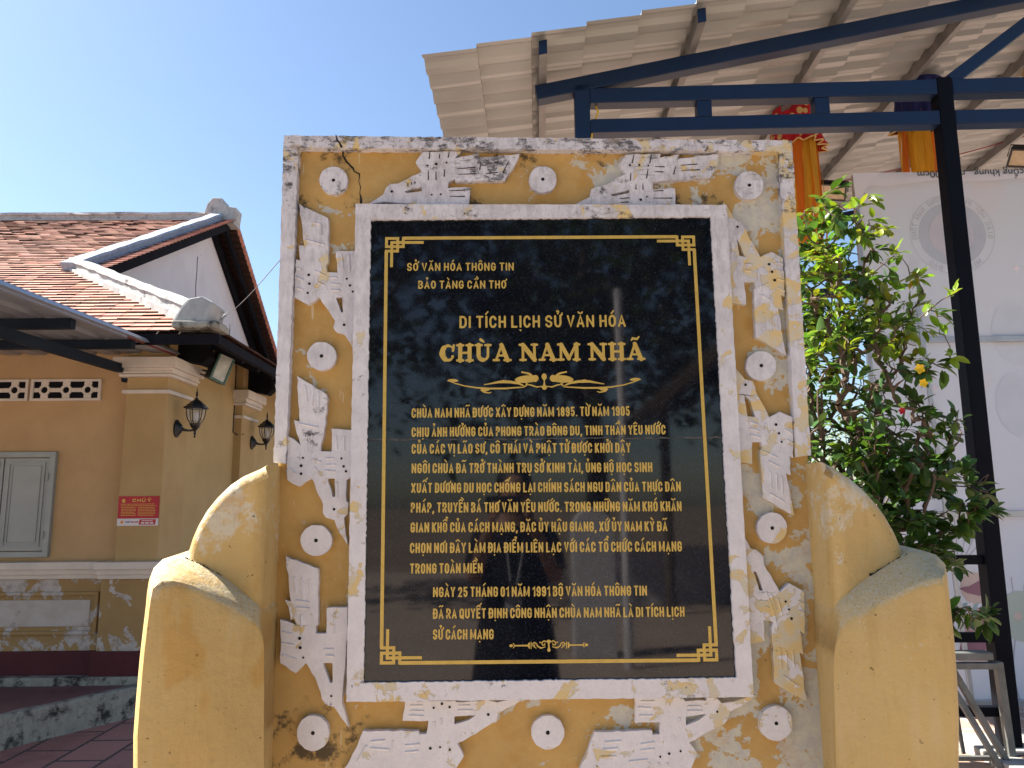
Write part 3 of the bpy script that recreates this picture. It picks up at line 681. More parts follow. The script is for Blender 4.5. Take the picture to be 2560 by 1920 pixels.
birds.append((T_(ZB, [(125, 848), (328, 922), (330, 1275), (312, 1280), (315, 1325), (377, 1328), (382, 1165), (512, 1165)])+T_(ZC, [(612, 0), (600, 140), (580, 390), (575, 480), (625, 665), (515, 512), (455, 495), (425, 450), (415, 400), (375, 290), (305, 180), (225, 255), (112, 180)])+T_(ZB, [(92, 1240), (135, 1250), (195, 1275), (122, 1118), (160, 1125)]),
    T_(ZC, [(432, 178), (502, 180), (503, 325), (485, 328)]), T_(ZB, [(214, 1357), (217, 1415), (236, 1477)])+[ZC((495, 427))],
    [T_(ZB, s) for s in ([(182, 975), (192, 1075)], [(225, 985), (238, 1115)], [(275, 990), (285, 1085)], [(190, 1122), (275, 1132)], [(190, 1165), (280, 1172)], [(150, 1150), (165, 1240)], [(222, 1210), (228, 1310)], [(105, 1315), (170, 1335)], [(100, 1385), (180, 1400)], [(105, 1460), (195, 1490)], [(365, 1425), (425, 1425)], [(375, 1465), (430, 1467)], [(430, 1200), (432, 1330)])]))
birds.append((T_(ZC, [(1050, 467), (1425, 464), (1432, 475), (1600, 464), (1660, 458), (1740, 478), (1850, 458), (1925, 460), (1820, 515), (1750, 560), (1735, 620), (1690, 640), (1580, 715), (1440, 785), (1490, 880), (1430, 975), (585, 985), (640, 900), (735, 690), (1150, 690), (1160, 715), (1210, 712), (1225, 615), (1030, 612)]),
    T_(ZC, [(1420, 582), (1580, 572), (1530, 610), (1420, 640)]), T_(ZC, [(1265, 515), (1327, 485), (1385, 510), (1675, 566), (1240, 820), (1313, 812), (1386, 830)]),
    [T_(ZC, s) for s in ([(1090, 500), (1180, 500)], [(1090, 540), (1190, 540)], [(1080, 575), (1190, 580)], [(1450, 500), (1540, 500)], [(1450, 535), (1560, 535)], [(1320, 595), (1322, 640)], [(1270, 620), (1270, 660)], [(790, 770), (900, 760)], [(790, 820), (930, 830)], [(960, 760), (945, 850)], [(1050, 800), (1160, 790)], [(1050, 850), (1150, 840)], [(760, 800), (690, 920)])]))
birds.append((T_(ZD, [(748, 440), (1100, 442), (1125, 467), (1280, 462), (1285, 442), (1355, 436), (1400, 480), (1470, 475), (1620, 427), (1655, 420), (1620, 455), (1460, 548), (1450, 590), (1420, 635), (1340, 675), (1155, 775), (1215, 865), (1170, 975), (330, 985), (445, 700), (875, 685), (880, 720), (930, 718), (935, 625), (745, 630)]),
    T_(ZD, [(1128, 582), (1285, 562), (1230, 610), (1128, 648)]), T_(ZD, [(1363, 545), (1088, 841), (1002, 860), (935, 883)]),
    [T_(ZD, s) for s in ([(790, 468), (890, 468)], [(770, 512), (870, 520)], [(780, 575), (880, 575)], [(1140, 505), (1240, 505)], [(1140, 540), (1250, 538)], [(520, 775), (640, 765)], [(500, 830), (620, 820)], [(490, 885), (600, 880)], [(790, 790), (890, 775)], [(790, 835), (890, 825)], [(700, 920), (840, 905)], [(1080, 590), (1078, 620)], [(855, 930), (850, 955)], [(925, 930), (925, 955)], [(990, 930), (985, 955)])]))
birds.append((T_(ZE, [(128, 50), (205, 165), (240, 180), (272, 225), (275, 245), (358, 392), (430, 362), (500, 405), (512, 640), (490, 630), (500, 722), (468, 712), (520, 1005), (330, 893), (318, 592), (328, 590), (318, 548), (260, 548), (270, 690), (158, 678), (148, 400), (142, 200), (150, 185)]),
    T_(ZE, [(212, 285), (225, 300), (262, 392), (228, 385)]), T_(ZE, [(215, 207), (412, 440), (430, 487), (446, 539)]),
    [T_(ZE, s) for s in ([(450, 430), (500, 440)], [(455, 475), (505, 490)], [(460, 530), (508, 545)], [(465, 585), (510, 610)], [(375, 740), (380, 840)], [(420, 745), (425, 860)], [(455, 760), (462, 850)], [(360, 630), (430, 670)], [(265, 440), (300, 440)], [(265, 480), (305, 482)], [(340, 480), (360, 580), (405, 560)], [(180, 300), (180, 380)])]))
birds.append((T_(ZE, [(178, 1050), (262, 1155), (315, 1170), (325, 1200), (330, 1230), (415, 1392), (480, 1355), (560, 1392)])+T_(ZF, [(565, 110), (540, 95), (550, 215), (520, 205), (572, 470), (375, 360), (358, 60), (370, 50), (365, 10), (308, 10), (308, 148), (215, 135)])+T_(ZE, [(200, 1395), (190, 1250), (188, 1200), (195, 1170)]),
    T_(ZE, [(258, 1255), (290, 1280), (328, 1390), (280, 1385)]), T_(ZE, [(265, 1190), (455, 1438), (473, 1492), (490, 1545)]),
    [T_(ZF, s) for s in ([(420, 195), (425, 300)], [(458, 205), (462, 315)], [(490, 225), (498, 335)], [(415, 330), (510, 385)], [(370, 65), (465, 108)], [(410, 130), (475, 165)])]+[T_(ZE, s) for s in ([(290, 1420), (345, 1440)], [(290, 1460), (355, 1480)], [(295, 1500), (360, 1520)], [(390, 1430), (410, 1540)], [(520, 1470), (560, 1500)], [(520, 1530), (565, 1560)])]))
birds.append((T_(ZF, [(242, 565), (300, 670), (345, 685), (380, 720), (383, 770), (480, 940), (540, 890), (635, 940), (640, 1210), (610, 1190), (632, 1335), (605, 1325), (650, 1625), (450, 1515), (430, 1165), (445, 1130), (380, 1120), (385, 1250), (290, 1272), (265, 940), (255, 760)]),
    T_(ZF, [(318, 815), (335, 820), (378, 940), (352, 930)]), T_(ZF, [(515, 1004), (536, 1053), (552, 1110)]),
    [T_(ZF, s) for s in ([(480, 1290), (488, 1420)], [(518, 1310), (525, 1435)], [(560, 1310), (570, 1420)], [(500, 1465), (590, 1530)], [(350, 1000), (410, 1005)], [(385, 1035), (420, 1045)], [(390, 940), (440, 1060), (465, 1180)], [(425, 960), (455, 1060)], [(465, 980), (495, 1090)], [(590, 1000), (635, 1020)], [(595, 1060), (635, 1080)], [(355, 1140), (360, 1220)])]))
birds.append((T_(ZG, [(748, 628), (870, 545), (895, 490), (930, 460), (990, 458), (1185, 360), (1132, 285), (1190, 205), (1500, 200), (1440, 258), (1630, 215), (1635, 250), (1955, 222), (1950, 250), (1840, 430), (1445, 440), (1440, 415), (1390, 440), (1382, 490), (1565, 487), (1553, 628), (1180, 622), (1060, 615), (880, 600)]),
    T_(ZG, [(1038, 520), (1100, 496), (1180, 482), (1180, 518), (1060, 530)]), T_(ZG, [(1225, 316), (1295, 303), (1376, 293), (942, 521), (1259, 547), (1330, 543)]),
    [T_(ZG, s) for s in ([(1243, 205), (1240, 260)], [(1320, 225), (1320, 255)], [(1398, 205), (1390, 250)], [(1232, 355), (1232, 425)], [(1293, 360), (1293, 425)], [(1360, 345), (1358, 400)], [(1650, 285), (1640, 350)], [(1870, 280), (1825, 370)], [(1460, 340), (1600, 330)], [(1470, 385), (1610, 380)], [(1690, 300), (1790, 290)], [(1690, 380), (1780, 370)], [(1068, 460), (1070, 478)], [(1098, 448), (1100, 465)], [(1125, 440), (1127, 455)], [(1400, 515), (1520, 510)], [(1400, 560), (1520, 560)])]))
birds.append((T_(ZH, [(300, 572), (425, 500), (440, 440), (470, 425), (560, 400), (718, 315), (660, 240), (715, 165), (990, 155), (985, 188), (1140, 160), (1130, 195), (1450, 158), (1445, 240), (1385, 345), (1000, 370), (930, 380), (928, 440), (1105, 430), (1108, 570), (760, 572), (560, 570)]),
    T_(ZH, [(595, 478), (745, 440), (740, 470), (610, 495)]), T_(ZH, [(747, 249), (822, 247), (893, 252), (833, 523), (882, 499)]),
    [T_(ZH, s) for s in ([(780, 165), (765, 230)], [(915, 165), (905, 230)], [(755, 310), (750, 370)], [(890, 280), (880, 350)], [(945, 260), (1020, 262)], [(945, 300), (1010, 302)], [(1110, 260), (1095, 320)], [(1155, 250), (1280, 240)], [(1160, 290), (1300, 285)], [(665, 515), (740, 508)], [(670, 545), (735, 540)], [(935, 455), (1010, 450)], [(930, 510), (1080, 510)], [(795, 400), (795, 440)], [(850, 395), (850, 440)])]))
def inset_dot(mb, p, rr, y, m, n=9):
    q = XZ(*p); mb.add([(q[0]+rr*math.cos(2*math.pi*i/n), y, q[1]+rr*math.sin(2*math.pi*i/n)) for i in range(n)], [tuple(range(n))], m)
for bi, (lp, hole, dots, lines) in enumerate(birds):
    mb = MB(); L = [XZ(*p) for p in lp]; Hh = [XZ(*p) for p in hole]
    mb.prism(jag(L, .012, .0013, bi), .010, .027, holes=[jag(Hh, .01, .0006, bi+50)])
    rr = random.Random(bi)
    for dp in dots: inset_dot(mb, dp, rr.uniform(.0022, .0036), .0088, 1)
    dark = bi >= 8
    for ln in lines:
        q = [XZ(*p) for p in ln]
        if dark: mb.ribbon(q, [.0014, .0026, .0012], .0088, m=1)
        else:
            mb.tube([(p[0], .0104, p[1]) for p in q], .0032, 5)
    mb.build('bird_relief', [MWB, MBLK], stele, bevel=.0065, seg=3, group='white bird reliefs around the plaque')
# discs in low relief
discs = [(718, 385, 31, 30), (1173, 383, 30, 29), (1622, 396, 31, 31), (692, 767, 32, 31), (680, 1168, 34, 34), (673, 1587, 35, 39), (1184, 1586, 36, 37), (1681, 1566, 36, 39), (1648, 788, 33, 32), (1672, 1141, 33, 34)]
for i, (cx, cy, rx, ry) in enumerate(discs):
    r = random.Random(100+i); n = 30; q = []
    for j in range(n):
        a = 2*math.pi*j/n; k = 1+r.uniform(-.02, .02); q.append(sd_(cx+rx*k*math.cos(a), cy-ry*k*math.sin(a)))
    mb = MB().prism(q, .011, .027); c = sd_(cx, cy)
    mb.lathe([(.0042, .0098), (.0042, .014)], (c[0], 0, c[1]), 9, 1, 'y')
    mb.build('disc_relief', [MWD, MBLK], stele, bevel=.004, group='white discs around the plaque')
# the crack across the top left corner
cr = T_(ZG, [(505, 85), (515, 130), (535, 150), (548, 180)]); cr2 = T_(ZG, [(548, 184), (562, 215), (560, 250), (590, 300), (615, 325), (640, 350), (650, 375), (690, 395), (690, 430), (684, 450), (700, 500), (692, 545), (702, 580), (703, 622)])
mb = MB(); r = random.Random(9)
mb.ribbon([XZ(*p, .002) for p in cr], [.0018, .0045, .0035, .006], .0018)
mb.ribbon([XZ(*p, .025) for p in cr2], [.005, .0055, .0035, .005, .004, .0045, .003, .0035, .0018, .0012, .0018, .001, .004, .006], .0248)
mb.build('crack', MCRK, stele)
# side scrolls ------------------------------------------------------------------
def resamp(pts, n):
    pts = [np.array(p, float) for p in pts]; d = [0]
    for a, b in zip(pts, pts[1:]): d.append(d[-1]+np.linalg.norm(b-a))
    out = []
    for i in range(n):
        s = d[-1]*i/(n-1); k = max(j for j in range(len(d)) if d[j] <= s+1e-9); k = min(k, len(pts)-2)
        t = (s-d[k])/max(d[k+1]-d[k], 1e-9); out.append(pts[k]+(pts[k+1]-pts[k])*min(t, 1))
    return out
def upper_lobe(outline, xin, sgn):
    Yf = -.09; q = [np.array(XZ(*p, Yf)) for p in outline]
    bot = [(q[-1][0]+sgn*.0, .05)]
    lp = [(xin, q[0][1])]+[tuple(p) for p in q]+[(q[-1][0]-sgn*.01, q[-1][1]-.15), (q[-1][0]-sgn*.01, .05), (xin, .05)]
    lp2 = [(xin, q[0][1])]
    q = [p for p in q if sgn*(p[0]-xin) > .004]
    cur = [tuple(p) for p in resamp([np.array((xin, XZ(*outline[0], Yf)[1]))]+q, 40)]
    e = q[-1]; lp = cur+[(e[0]-sgn*.004, e[1]-.12), (e[0]-sgn*.004, e[1]-.4), (e[0]-sgn*.004, .05), (xin, .05)]
    zt = cur[0][1]; lp += [(xin, .05+(zt-.05)*k/14) for k in range(1, 14)]
    if sgn < 0: lp = lp[::-1]
    n = len(lp); ar = sum(lp[k][0]*lp[(k+1) % n][1]-lp[(k+1) % n][0]*lp[k][1] for k in range(n))
    if ar < 0: lp = lp[::-1]
    nr = []
    for k in range(n):
        a, b, c = lp[k-1], lp[k], lp[(k+1) % n]
        d1 = (b[0]-a[0], b[1]-a[1]); d2 = (c[0]-b[0], c[1]-b[1]); l1 = math.hypot(*d1) or 1; l2 = math.hypot(*d2) or 1
        v = (-(d1[1]/l1+d2[1]/l2), d1[0]/l1+d2[0]/l2); l = math.hypot(*v) or 1; cs = max((v[0]*-d1[1]+v[1]*d1[0])/l1/l, .5); nr.append((v[0]/l/cs, v[1]/l/cs))
    rad = .028; P = []; rings = [(.0, .31)]+[(rad*(1-math.cos(t*math.pi/12)), Yf+rad*(1-math.sin(t*math.pi/12))) for t in range(7)]
    for (ins, y) in rings: P += [(lp[k][0]+nr[k][0]*ins, y, lp[k][1]+nr[k][1]*ins) for k in range(n)]
    F = [(a*n+k, (a+1)*n+k, (a+1)*n+(k+1) % n, a*n+(k+1) % n) for a in range(len(rings)-1) for k in range(n)]
    b = (len(rings)-1)*n; tris = tessellate_polygon([[Vector((P[b+k][0], P[b+k][2], 0)) for k in range(n)]])
    for t in tris:
        A, B, C_ = (P[b+k] for k in t); sgn_a = (B[0]-A[0])*(C_[2]-A[2])-(B[2]-A[2])*(C_[0]-A[0]); t = tuple(b+k for k in t); F.append(t if sgn_a > 0 else t[::-1])
    return MB().add(P, F).build('scroll_upper', MWING, stele, smooth=True, angle=50)
zL = zm(0, 1100, 2.024); zR = zm(1900, 1100, 2.023)
upper_lobe([(612*DS, 1001*DS)]+[(x*DS, y*DS) for x, y in [(585, 1004), (555, 1012), (520, 1027), (490, 1047), (462, 1074), (438, 1104), (420, 1135), (408, 1162), (399, 1190)]], -.497, -1)
upper_lobe(T_(zR, [(205, 108), (260, 100), (330, 112), (400, 142), (480, 195), (550, 255), (610, 322), (660, 392), (700, 462), (728, 525), (748, 590)]), .688, 1)
def lower_lobe(sil, front, xin, sgn, yin=-.125, yout=-.27):
    n = 44
    S = [np.array(atY(*p, -.10)) for p in sil]
    xo = S[0][0]
    for p in S: p[0] = xin-sgn*.004 if sgn*(p[0]-xin) < 0 else p[0]
    n_pl = np.array([(yout-yin), -(xo-xin), 0.0]); p0 = np.array([xin, yin, 1.0])
    Fp = [onplane(*p, p0, n_pl) for p in front]
    def close(c): # run the profile down to the ground on both sides
        a, b = c[0].copy(), c[-1].copy(); return c
    S = resamp(S, n); Fp = resamp(Fp, n)
    back = [np.array((p[0], .31, p[2]+.03)) for p in S]
    mid = [np.array((p[0], -.10, p[2])) for p in S]
    rings = [back, mid]
    cf = sum(Fp)/len(Fp)
    for t, e in ((.35, .35), (.68, .68), (.80, .80), (.88, .885), (.94, .955), (.98, 1.01), (1.0, 1.07)):   # rounded front arris
        ring = []
        for m_, f_ in zip(mid, Fp):
            q = m_+(f_-m_)*min(e, 1.0); k_ = max(0, t-.72)/.28; q[0] += (cf[0]-f_[0])*.05*k_**2.2; q[2] += (cf[2]-f_[2])*.03*k_**2.2; q[1] = m_[1]+(f_[1]-m_[1])*t; ring.append(q)
        rings.append(ring)
    Fp = [m_+(f_-m_)*1.0+np.array([(cf[0]-f_[0])*.035, 0, (cf[2]-f_[2])*.02]) for m_, f_ in zip(mid, Fp)]
    # front face shrinks towards its own middle so that it stays gently domed
    c = sum(Fp)/len(Fp); inner = [c+(p-c)*.9+np.array([0, -.004, 0]) for p in Fp]; rings.append(inner)
    P = [tuple(p) for r_ in rings for p in r_]; F = []
    for i in range(len(rings)-1):
        for j in range(n-1):
            f = (i*n+j, i*n+j+1, (i+1)*n+j+1, (i+1)*n+j); F.append(f if sgn > 0 else f[::-1])
        f = (i*n+n-1, i*n, (i+1)*n, (i+1)*n+n-1); F.append(f if sgn > 0 else f[::-1])
    b = (len(rings)-1)*n; P.append(tuple(c+np.array([0, -.006, 0]))); ci = len(P)-1
    for j in range(n): f = (b+j, b+(j+1) % n, ci); F.append(f if sgn > 0 else f[::-1])
    mb = MB().add(P, F); o = mb.build('scroll_lower', MWING, stele, smooth=True, angle=75); return o
lower_lobe([(288*DS, 1740*DS), (288*DS, 1590*DS), (294*DS, 1510*DS), (303*DS, 1410*DS), (315*DS, 1310*DS)]+T_(zL, [(748, 730), (770, 660), (800, 615), (850, 590), (930, 600), (1000, 630), (1070, 665), (1130, 700), (1190, 750), (1250, 800), (1310, 870), (1375, 965), (1392, 1060), (1400, 1300), (1400, 1700), (1400, 1850)]),
           [(291*DS, 1740*DS), (291*DS, 1590*DS), (297*DS, 1510*DS), (306*DS, 1410*DS), (318*DS, 1310*DS)]+T_(zL, [(755, 760), (770, 715), (790, 702), (830, 694), (900, 703), (980, 728), (1050, 762), (1130, 808), (1200, 855), (1290, 925), (1330, 985), (1345, 1060), (1345, 1300), (1345, 1700), (1345, 1850)]), -.497, -1)
lower_lobe(T_(zR, [(1003, 1850), (1005, 1659), (1006, 1400), (997, 1200), (982, 1000), (965, 850), (945, 665), (932, 615), (895, 582), (830, 560), (760, 577), (700, 605), (620, 655), (520, 725), (420, 815), (340, 905), (300, 1000), (280, 1100), (268, 1400), (268, 1659), (268, 1850)]),
           T_(zR, [(998, 1850), (1000, 1659), (1001, 1400), (992, 1200), (977, 1000), (958, 850), (938, 690), (928, 672), (880, 685), (800, 715), (740, 738), (690, 765), (600, 815), (500, 885), (420, 965), (375, 1060), (362, 1150), (370, 1400), (375, 1659), (375, 1850)]), .688, 1)

def junction(pts, seed):  # dark uneven line along the meeting of the scroll lobes
    r = random.Random(seed); q = resamp([np.array(XZ(*p, -.0925)) for p in pts], 40)
    MB().ribbon([(p[0]+r.uniform(-.002, .002), p[1]+r.uniform(.000, .003)) for p in q], [r.choice((.0012, .002, .004, .007, .003)) for _ in q], -.0935).build('junction_line', MCRK, stele)
junction(T_(zR, [(745, 582), (700, 607), (650, 633), (600, 665), (560, 688)]), 1); junction(T_(zL, [(938, 600), (1000, 630), (1070, 665), (1120, 692)]), 2)

# ------------------------------------------------------------------ temple
temple = thing('temple', 'ochre temple building with red tiled hip and gable roof and white gable', 'building', (-2.664, 4.331, 0))
XS, YF = -2.664, 4.331                       # outer corner of the corner pilaster
WY, WX = YF+.08, XS-.08
MB().box(-12, WX, WY, 14.5, .0, 3.05).build('wall', MWALL, temple)
# flush skin of the brighter side wall
MB().box(WX-.01, WX+.004, WY+.012, 14.4, .2, 3.02).build('side_wall', MWALLS, temple)
def pilaster(x0, x1, y0, y1, mat):
    pm = MB().box(x0, x1, y0, y1, .2, 3.0).build('pilaster', mat, temple, bevel=.006)
    c = MB()
    for z0, z1, e in ((2.595, 2.682, .085), (2.572, 2.597, .052), (2.555, 2.574, .060), (2.528, 2.552, .047), (2.395, 2.427, .026)): c.box(x0-e, x1+e, y0-e, y1+e, z0, z1)
    c.build('capital', MTRIM, pm, bevel=.006)
    return pm
MPIL = wall_paint('ochre_pilaster', (.48, .34, .165), (.43, .30, .14))
pilaster(-2.99, XS, YF, 4.76, MPIL); pilaster(-3.05, XS, 6.09, 6.52, MPIL); pilaster(-3.05, XS, 9.2, 9.65, MPIL)
# dado: string course, sunk panel, maroon plinth
d = MB()
for z0, z1, e in ((1.035, 1.092, .075), (.995, 1.037, .050), (.962, .997, .030)): d.box(-12, -3.085-.0, WY-e-.03, WY+.01, z0, z1)
d.build('string_course', MTRIM, temple, bevel=.007)
d = MB()
for z0, z1, e in ((1.035, 1.092, .075), (.995, 1.037, .050), (.962, .997, .030)): d.box(-3.085-e*.3, XS+e, YF-e-.008, 4.9, z0, z1)
d.build('string_course', MTRIM, temple, bevel=.007)
MB().box(-12, -3.07, WY-.03, WY+.012, .40, .965).build('dado', MDADO, temple)
MB().box(-3.075, XS+.012, YF-.012, 4.86, .40, .964).build('dado', MDADO, temple, bevel=.008)
pn = MB(); zz0, zz1, xr = .575, .835, -3.135
pn.prism([(-12, zz0-.03), (xr+.03, zz0-.03), (xr+.03, zz1+.03), (-12, zz1+.03)], WY-.055, WY-.028, holes=[[(-11.9, zz0), (xr, zz0), (xr, zz1), (-11.9, zz1)]])
fr = pn.build('panel_frame', MDADO, temple, bevel=.008)
MB().box(-11.9, xr-.035, WY-.042, WY-.027, zz0+.03, zz1-.03).build('panel', MPANEL, fr, bevel=.01)
p_ = MB(); p_.box(-12, -3.08, WY-.065, WY+.01, .255, .428); p_.box(-3.10, XS+.03, YF-.045, 4.9, .255, .432)
p_.build('plinth', MRED, temple, bevel=.006)
p_ = MB(); p_.box(-12, XS+.05, YF-.075, 4.9, .19, .257); p_.build('plinth_footing', MKERB, temple, bevel=.01)
# window with grey shutters
wx1, wz0, wz1 = -3.533, 1.125, 1.945; wx0 = -4.50
w_ = MB().prism([(wx0, wz0), (wx1, wz0), (wx1, wz1), (wx0, wz1)], WY-.035, WY+.01, holes=[[(wx0+.045, wz0+.045), (wx1-.045, wz0+.045), (wx1-.045, wz1-.045), (wx0+.045, wz1-.045)]])
win = w_.build('window', MSHUT, temple, bevel=.004)
mid = -4.015+.19
for a, b in ((wx0+.05, -3.945), (-3.935, wx1-.05)):
    s_ = MB().box(a, b, WY-.018, WY+.004, wz0+.05, wz1-.05)
    s_.prism([(a+.03, wz0+.08), (b-.03, wz0+.08), (b-.03, wz1-.08), (a+.03, wz1-.08)], WY-.026, WY-.017, holes=[[(a+.045, wz0+.095), (b-.045, wz0+.095), (b-.045, wz1-.095), (a+.045, wz1-.095)]])
    s_.prism([(a+.06, wz0+.11), (b-.06, wz0+.11), (b-.06, wz1-.11), (a+.06, wz1-.11)], WY-.024, WY-.017, holes=[[(a+.068, wz0+.118), (b-.068, wz0+.118), (b-.068, wz1-.118), (a+.068, wz1-.118)]])
    s_.build('shutter', MSHUT, win, bevel=.002)
for z in (wz0+.17, wz1-.2): MB().tube([(wx1-.047, WY-.04, z-.03), (wx1-.047, WY-.04, z+.03)], .008).build('hinge', MSHUT, win)
# pierced ventilation blocks
vz0, vz1 = 2.354, 2.530
for a, b, nc in ((-3.79, -3.228, 3), (-4.39, -3.81, 3), (-4.99, -4.41, 3)):
    fr = MB().prism([(a, vz0), (b, vz0), (b, vz1), (a, vz1)], WY-.02, WY+.02, holes=[[(a+.022, vz0+.02), (b-.022, vz0+.02), (b-.022, vz1-.02), (a+.022, vz1-.02)]])
    cell = (b-a-.044)/nc
    for i in range(nc):
        cx = a+.022+cell*(i+.5); cz = (vz0+vz1)/2; R0 = .046
        ring = [(cx+R0*math.cos(2*math.pi*j/18), cz+R0*math.sin(2*math.pi*j/18)) for j in range(18)]
        hole = [(cx+.026*math.cos(2*math.pi*j/18), cz+.026*math.sin(2*math.pi*j/18)) for j in range(18)]
        fr.prism(ring, WY-.014, WY+.02, holes=[hole])
        for q0, q1 in (((cx-cell/2, cz), (cx-R0+.004, cz)), ((cx+R0-.004, cz), (cx+cell/2, cz))): fr.box(q0[0], q1[0], WY-.010, WY+.018, cz-.017, cz+.017)
        for s in (-1, 1): fr.box(cx-.03, cx+.03, WY-.011, WY+.019, *sorted((cz+s*(R0-.006), cz+s*.07)))
    v = fr.build('vent_block', MTRIM, temple, bevel=.003)
    MB().box(a+.01, b-.01, WY-.004, WY-.001, vz0+.01, vz1-.01).build('vent_shade', MWOOD, v)  # dark sheet over the wall, painting the shade behind the piercings
# roof --------------------------------------------------------------------------
YE, ZE_, XE, SL = 3.85, 2.785, -2.097, math.tan(R_(28.0))
YR = 10.0; ZR = ZE_+SL*(YR-YE); XV = -4.33; YA = YE+(XE-XV); ZA_ = ZE_+SL*(YA-YE)
def rp(x, y, h=0.0): return (x, y, ZE_+SL*(y-YE)+h)
mb = MB(); mb.add([rp(-12.5, YE+.02, -.03), rp(XE-.02, YE+.02, -.03), rp(XV, YA, -.03), rp(XV, YR, -.03), rp(-12.5, YR, -.03)], [(0, 1, 2, 3, 4)])
mb.add([(XE-.02, YE+.02, ZE_-.03), (XE-.02, 15, ZE_-.03), (-4.8, 15, ZE_-.03+SL*2.7), (-4.8, YE+2.7, ZE_-.03+SL*2.7)], [(0, 1, 2, 3)])
ZB_ = lambda y: ZR-(y-YR)*.68
mb.add([(-12.5, YR, ZR-.03), (XV+.05, YR, ZR-.03), (XV+.05, 15, ZB_(15)-.03), (-12.5, 15, ZB_(15)-.03)], [(0, 1, 2, 3)])
under = mb.build('roof_deck', MUNDER_SHADE, temple)
tl = MB(); rt = random.Random(11); dy = .1015; twd = .165
def tile(p00, p10, p11, p01, up, c): # lower edge p00-p10 lifted, upper edge p01-p11
    lift = .022+rt.uniform(-.003, .004); l2 = lift+rt.uniform(-.002, .002)
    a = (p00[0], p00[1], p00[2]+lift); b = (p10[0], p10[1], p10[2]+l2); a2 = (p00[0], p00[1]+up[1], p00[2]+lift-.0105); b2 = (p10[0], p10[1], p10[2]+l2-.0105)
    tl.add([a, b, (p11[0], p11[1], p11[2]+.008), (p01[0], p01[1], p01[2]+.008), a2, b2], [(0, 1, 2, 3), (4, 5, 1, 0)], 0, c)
    if rt.random() < .86: tl.m[-1] = 1  # most front edges go dark: shade between the courses, painted on
def tint():
    k = rt.choice((1, 1, 1.08, .95, .88, 1.15, 1.0)); return (k*rt.uniform(.95, 1.06), k*rt.uniform(.92, 1.08), k*rt.uniform(.92, 1.1))
ny = int((YR-YE)/dy)
for i in range(ny):
    y0 = YE+i*dy; y1 = y0+dy*1.12; xr = XE-(y0-YE)-.04 if y0 < YA else XV; n = int((xr+10.2)/twd); o = (i % 2)*twd/2
    for j in range(n+1):
        xb = xr-j*twd-o+rt.uniform(-.004, .004); xa = xb-twd+.004
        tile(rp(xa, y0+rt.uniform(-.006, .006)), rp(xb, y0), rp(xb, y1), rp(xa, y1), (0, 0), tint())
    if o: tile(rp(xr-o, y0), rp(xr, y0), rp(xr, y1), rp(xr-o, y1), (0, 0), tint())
for i in range(22):                                   # side skirt
    x0 = XE-i*dy; yl = YE+i*dy
    for j in range(int((13.5-yl)/twd)):
        ya = yl+.03+j*twd; z = ZE_+SL*(XE-x0); z1 = z+SL*dy*1.1
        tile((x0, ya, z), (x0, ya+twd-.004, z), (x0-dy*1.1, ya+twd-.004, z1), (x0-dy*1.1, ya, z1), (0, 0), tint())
tl.build('roof_tiles', [MTILE, MUNDER_SHADE], temple, colors=True)
# the overhanging far verge, seen from below: battens, tiles and a rafter
XG = -4.66
bt = MB(); tb = MB()
for i in range(46):
    y = YR+.05+i*.10; z = ZB_(y)
    bt.beam((XG, y, z-.045), (XV+.06, y, z-.045), .035, .03)
    tb.add([(XG, y-.03, z-.006), (XV+.10, y-.03, z-.006), (XV+.10, y+.10, z-.105+.02), (XG, y+.10, z-.105+.02)], [(0, 1, 2, 3)], 0, (rt.uniform(1.5, 2.1),)*3)  # underside tint raised: bounced light painted into the clay
    tb.add([(XV+.10, y-.03, z-.006), (XV+.10, y-.03, z+.022), (XV+.10, y+.11, z-.06), (XV+.10, y+.11, z-.088)], [(0, 1, 2, 3)], 0, (rt.uniform(.8, 1.1),)*3)
bt.build('roof_battens', MUNDER_SHADE, temple); tb.build('verge_tiles', MTILE, temple, colors=True)
v = MB(); v.beam((XG+.24, YR, ZR-.12), (XG+.24, 14.5, ZB_(14.5)-.12), .05, .10); v.beam((XG+.045, YR, ZR-.13), (XG+.045, 14.5, ZB_(14.5)-.13), .08, .14)
v.beam((XG+.045, YR, ZR-.14), (XG+.045, YA-.3, ZR-.14-SL*(YR-YA+.3)), .08, .20); v.beam((XV-.04, YR, ZR-.10), (XV-.04, YA-.1, ZR-.10-SL*(YR-YA+.1)), .05, .13)
v.build('barge_board', MWOOD, temple)
# near verge tile fringe
mb = MB()
for i in range(int((YR-YA)/dy)):
    y = YA+i*dy; a = rp(XV-.02, y, .012); b = rp(XV+.14, y, -.006)
    mb.add([rp(XV-.14, y, .026), rp(XV+.13, y, .026), rp(XV+.13, y+dy*1.1, .008), rp(XV-.14, y+dy*1.1, .008), rp(XV+.13, y, .004), rp(XV-.14, y, .004)], [(0, 1, 2, 3), (5, 4, 1, 0)], 0, tint())
mb.build('verge_tiles', MTILE, temple, colors=True)
# white gable wall
mb = MB(); mb.add([(XG, YA-.6, ZA_-.5), (XG, 14.6, 2.9), (XG, 14.6, ZB_(14.6)-.1), (XG, YR, ZR-.06), (XG, YA-.6, ZA_-.45)], [(0, 1, 2, 3, 4)])
mb.build('gable_wall', MGABLE, temple)
r = random.Random(4)
for (ya, za, zb) in ((9.6, 5.3, 4.4), (11.1, 4.6, 3.9), (11.9, 4.0, 3.6)):
    MB().tube([(XG+.003, ya+r.uniform(-.02, .02), za+(zb-za)*i/8) for i in range(9)], .006, 4).build('gable_crack', MUNDER_SHADE, temple)
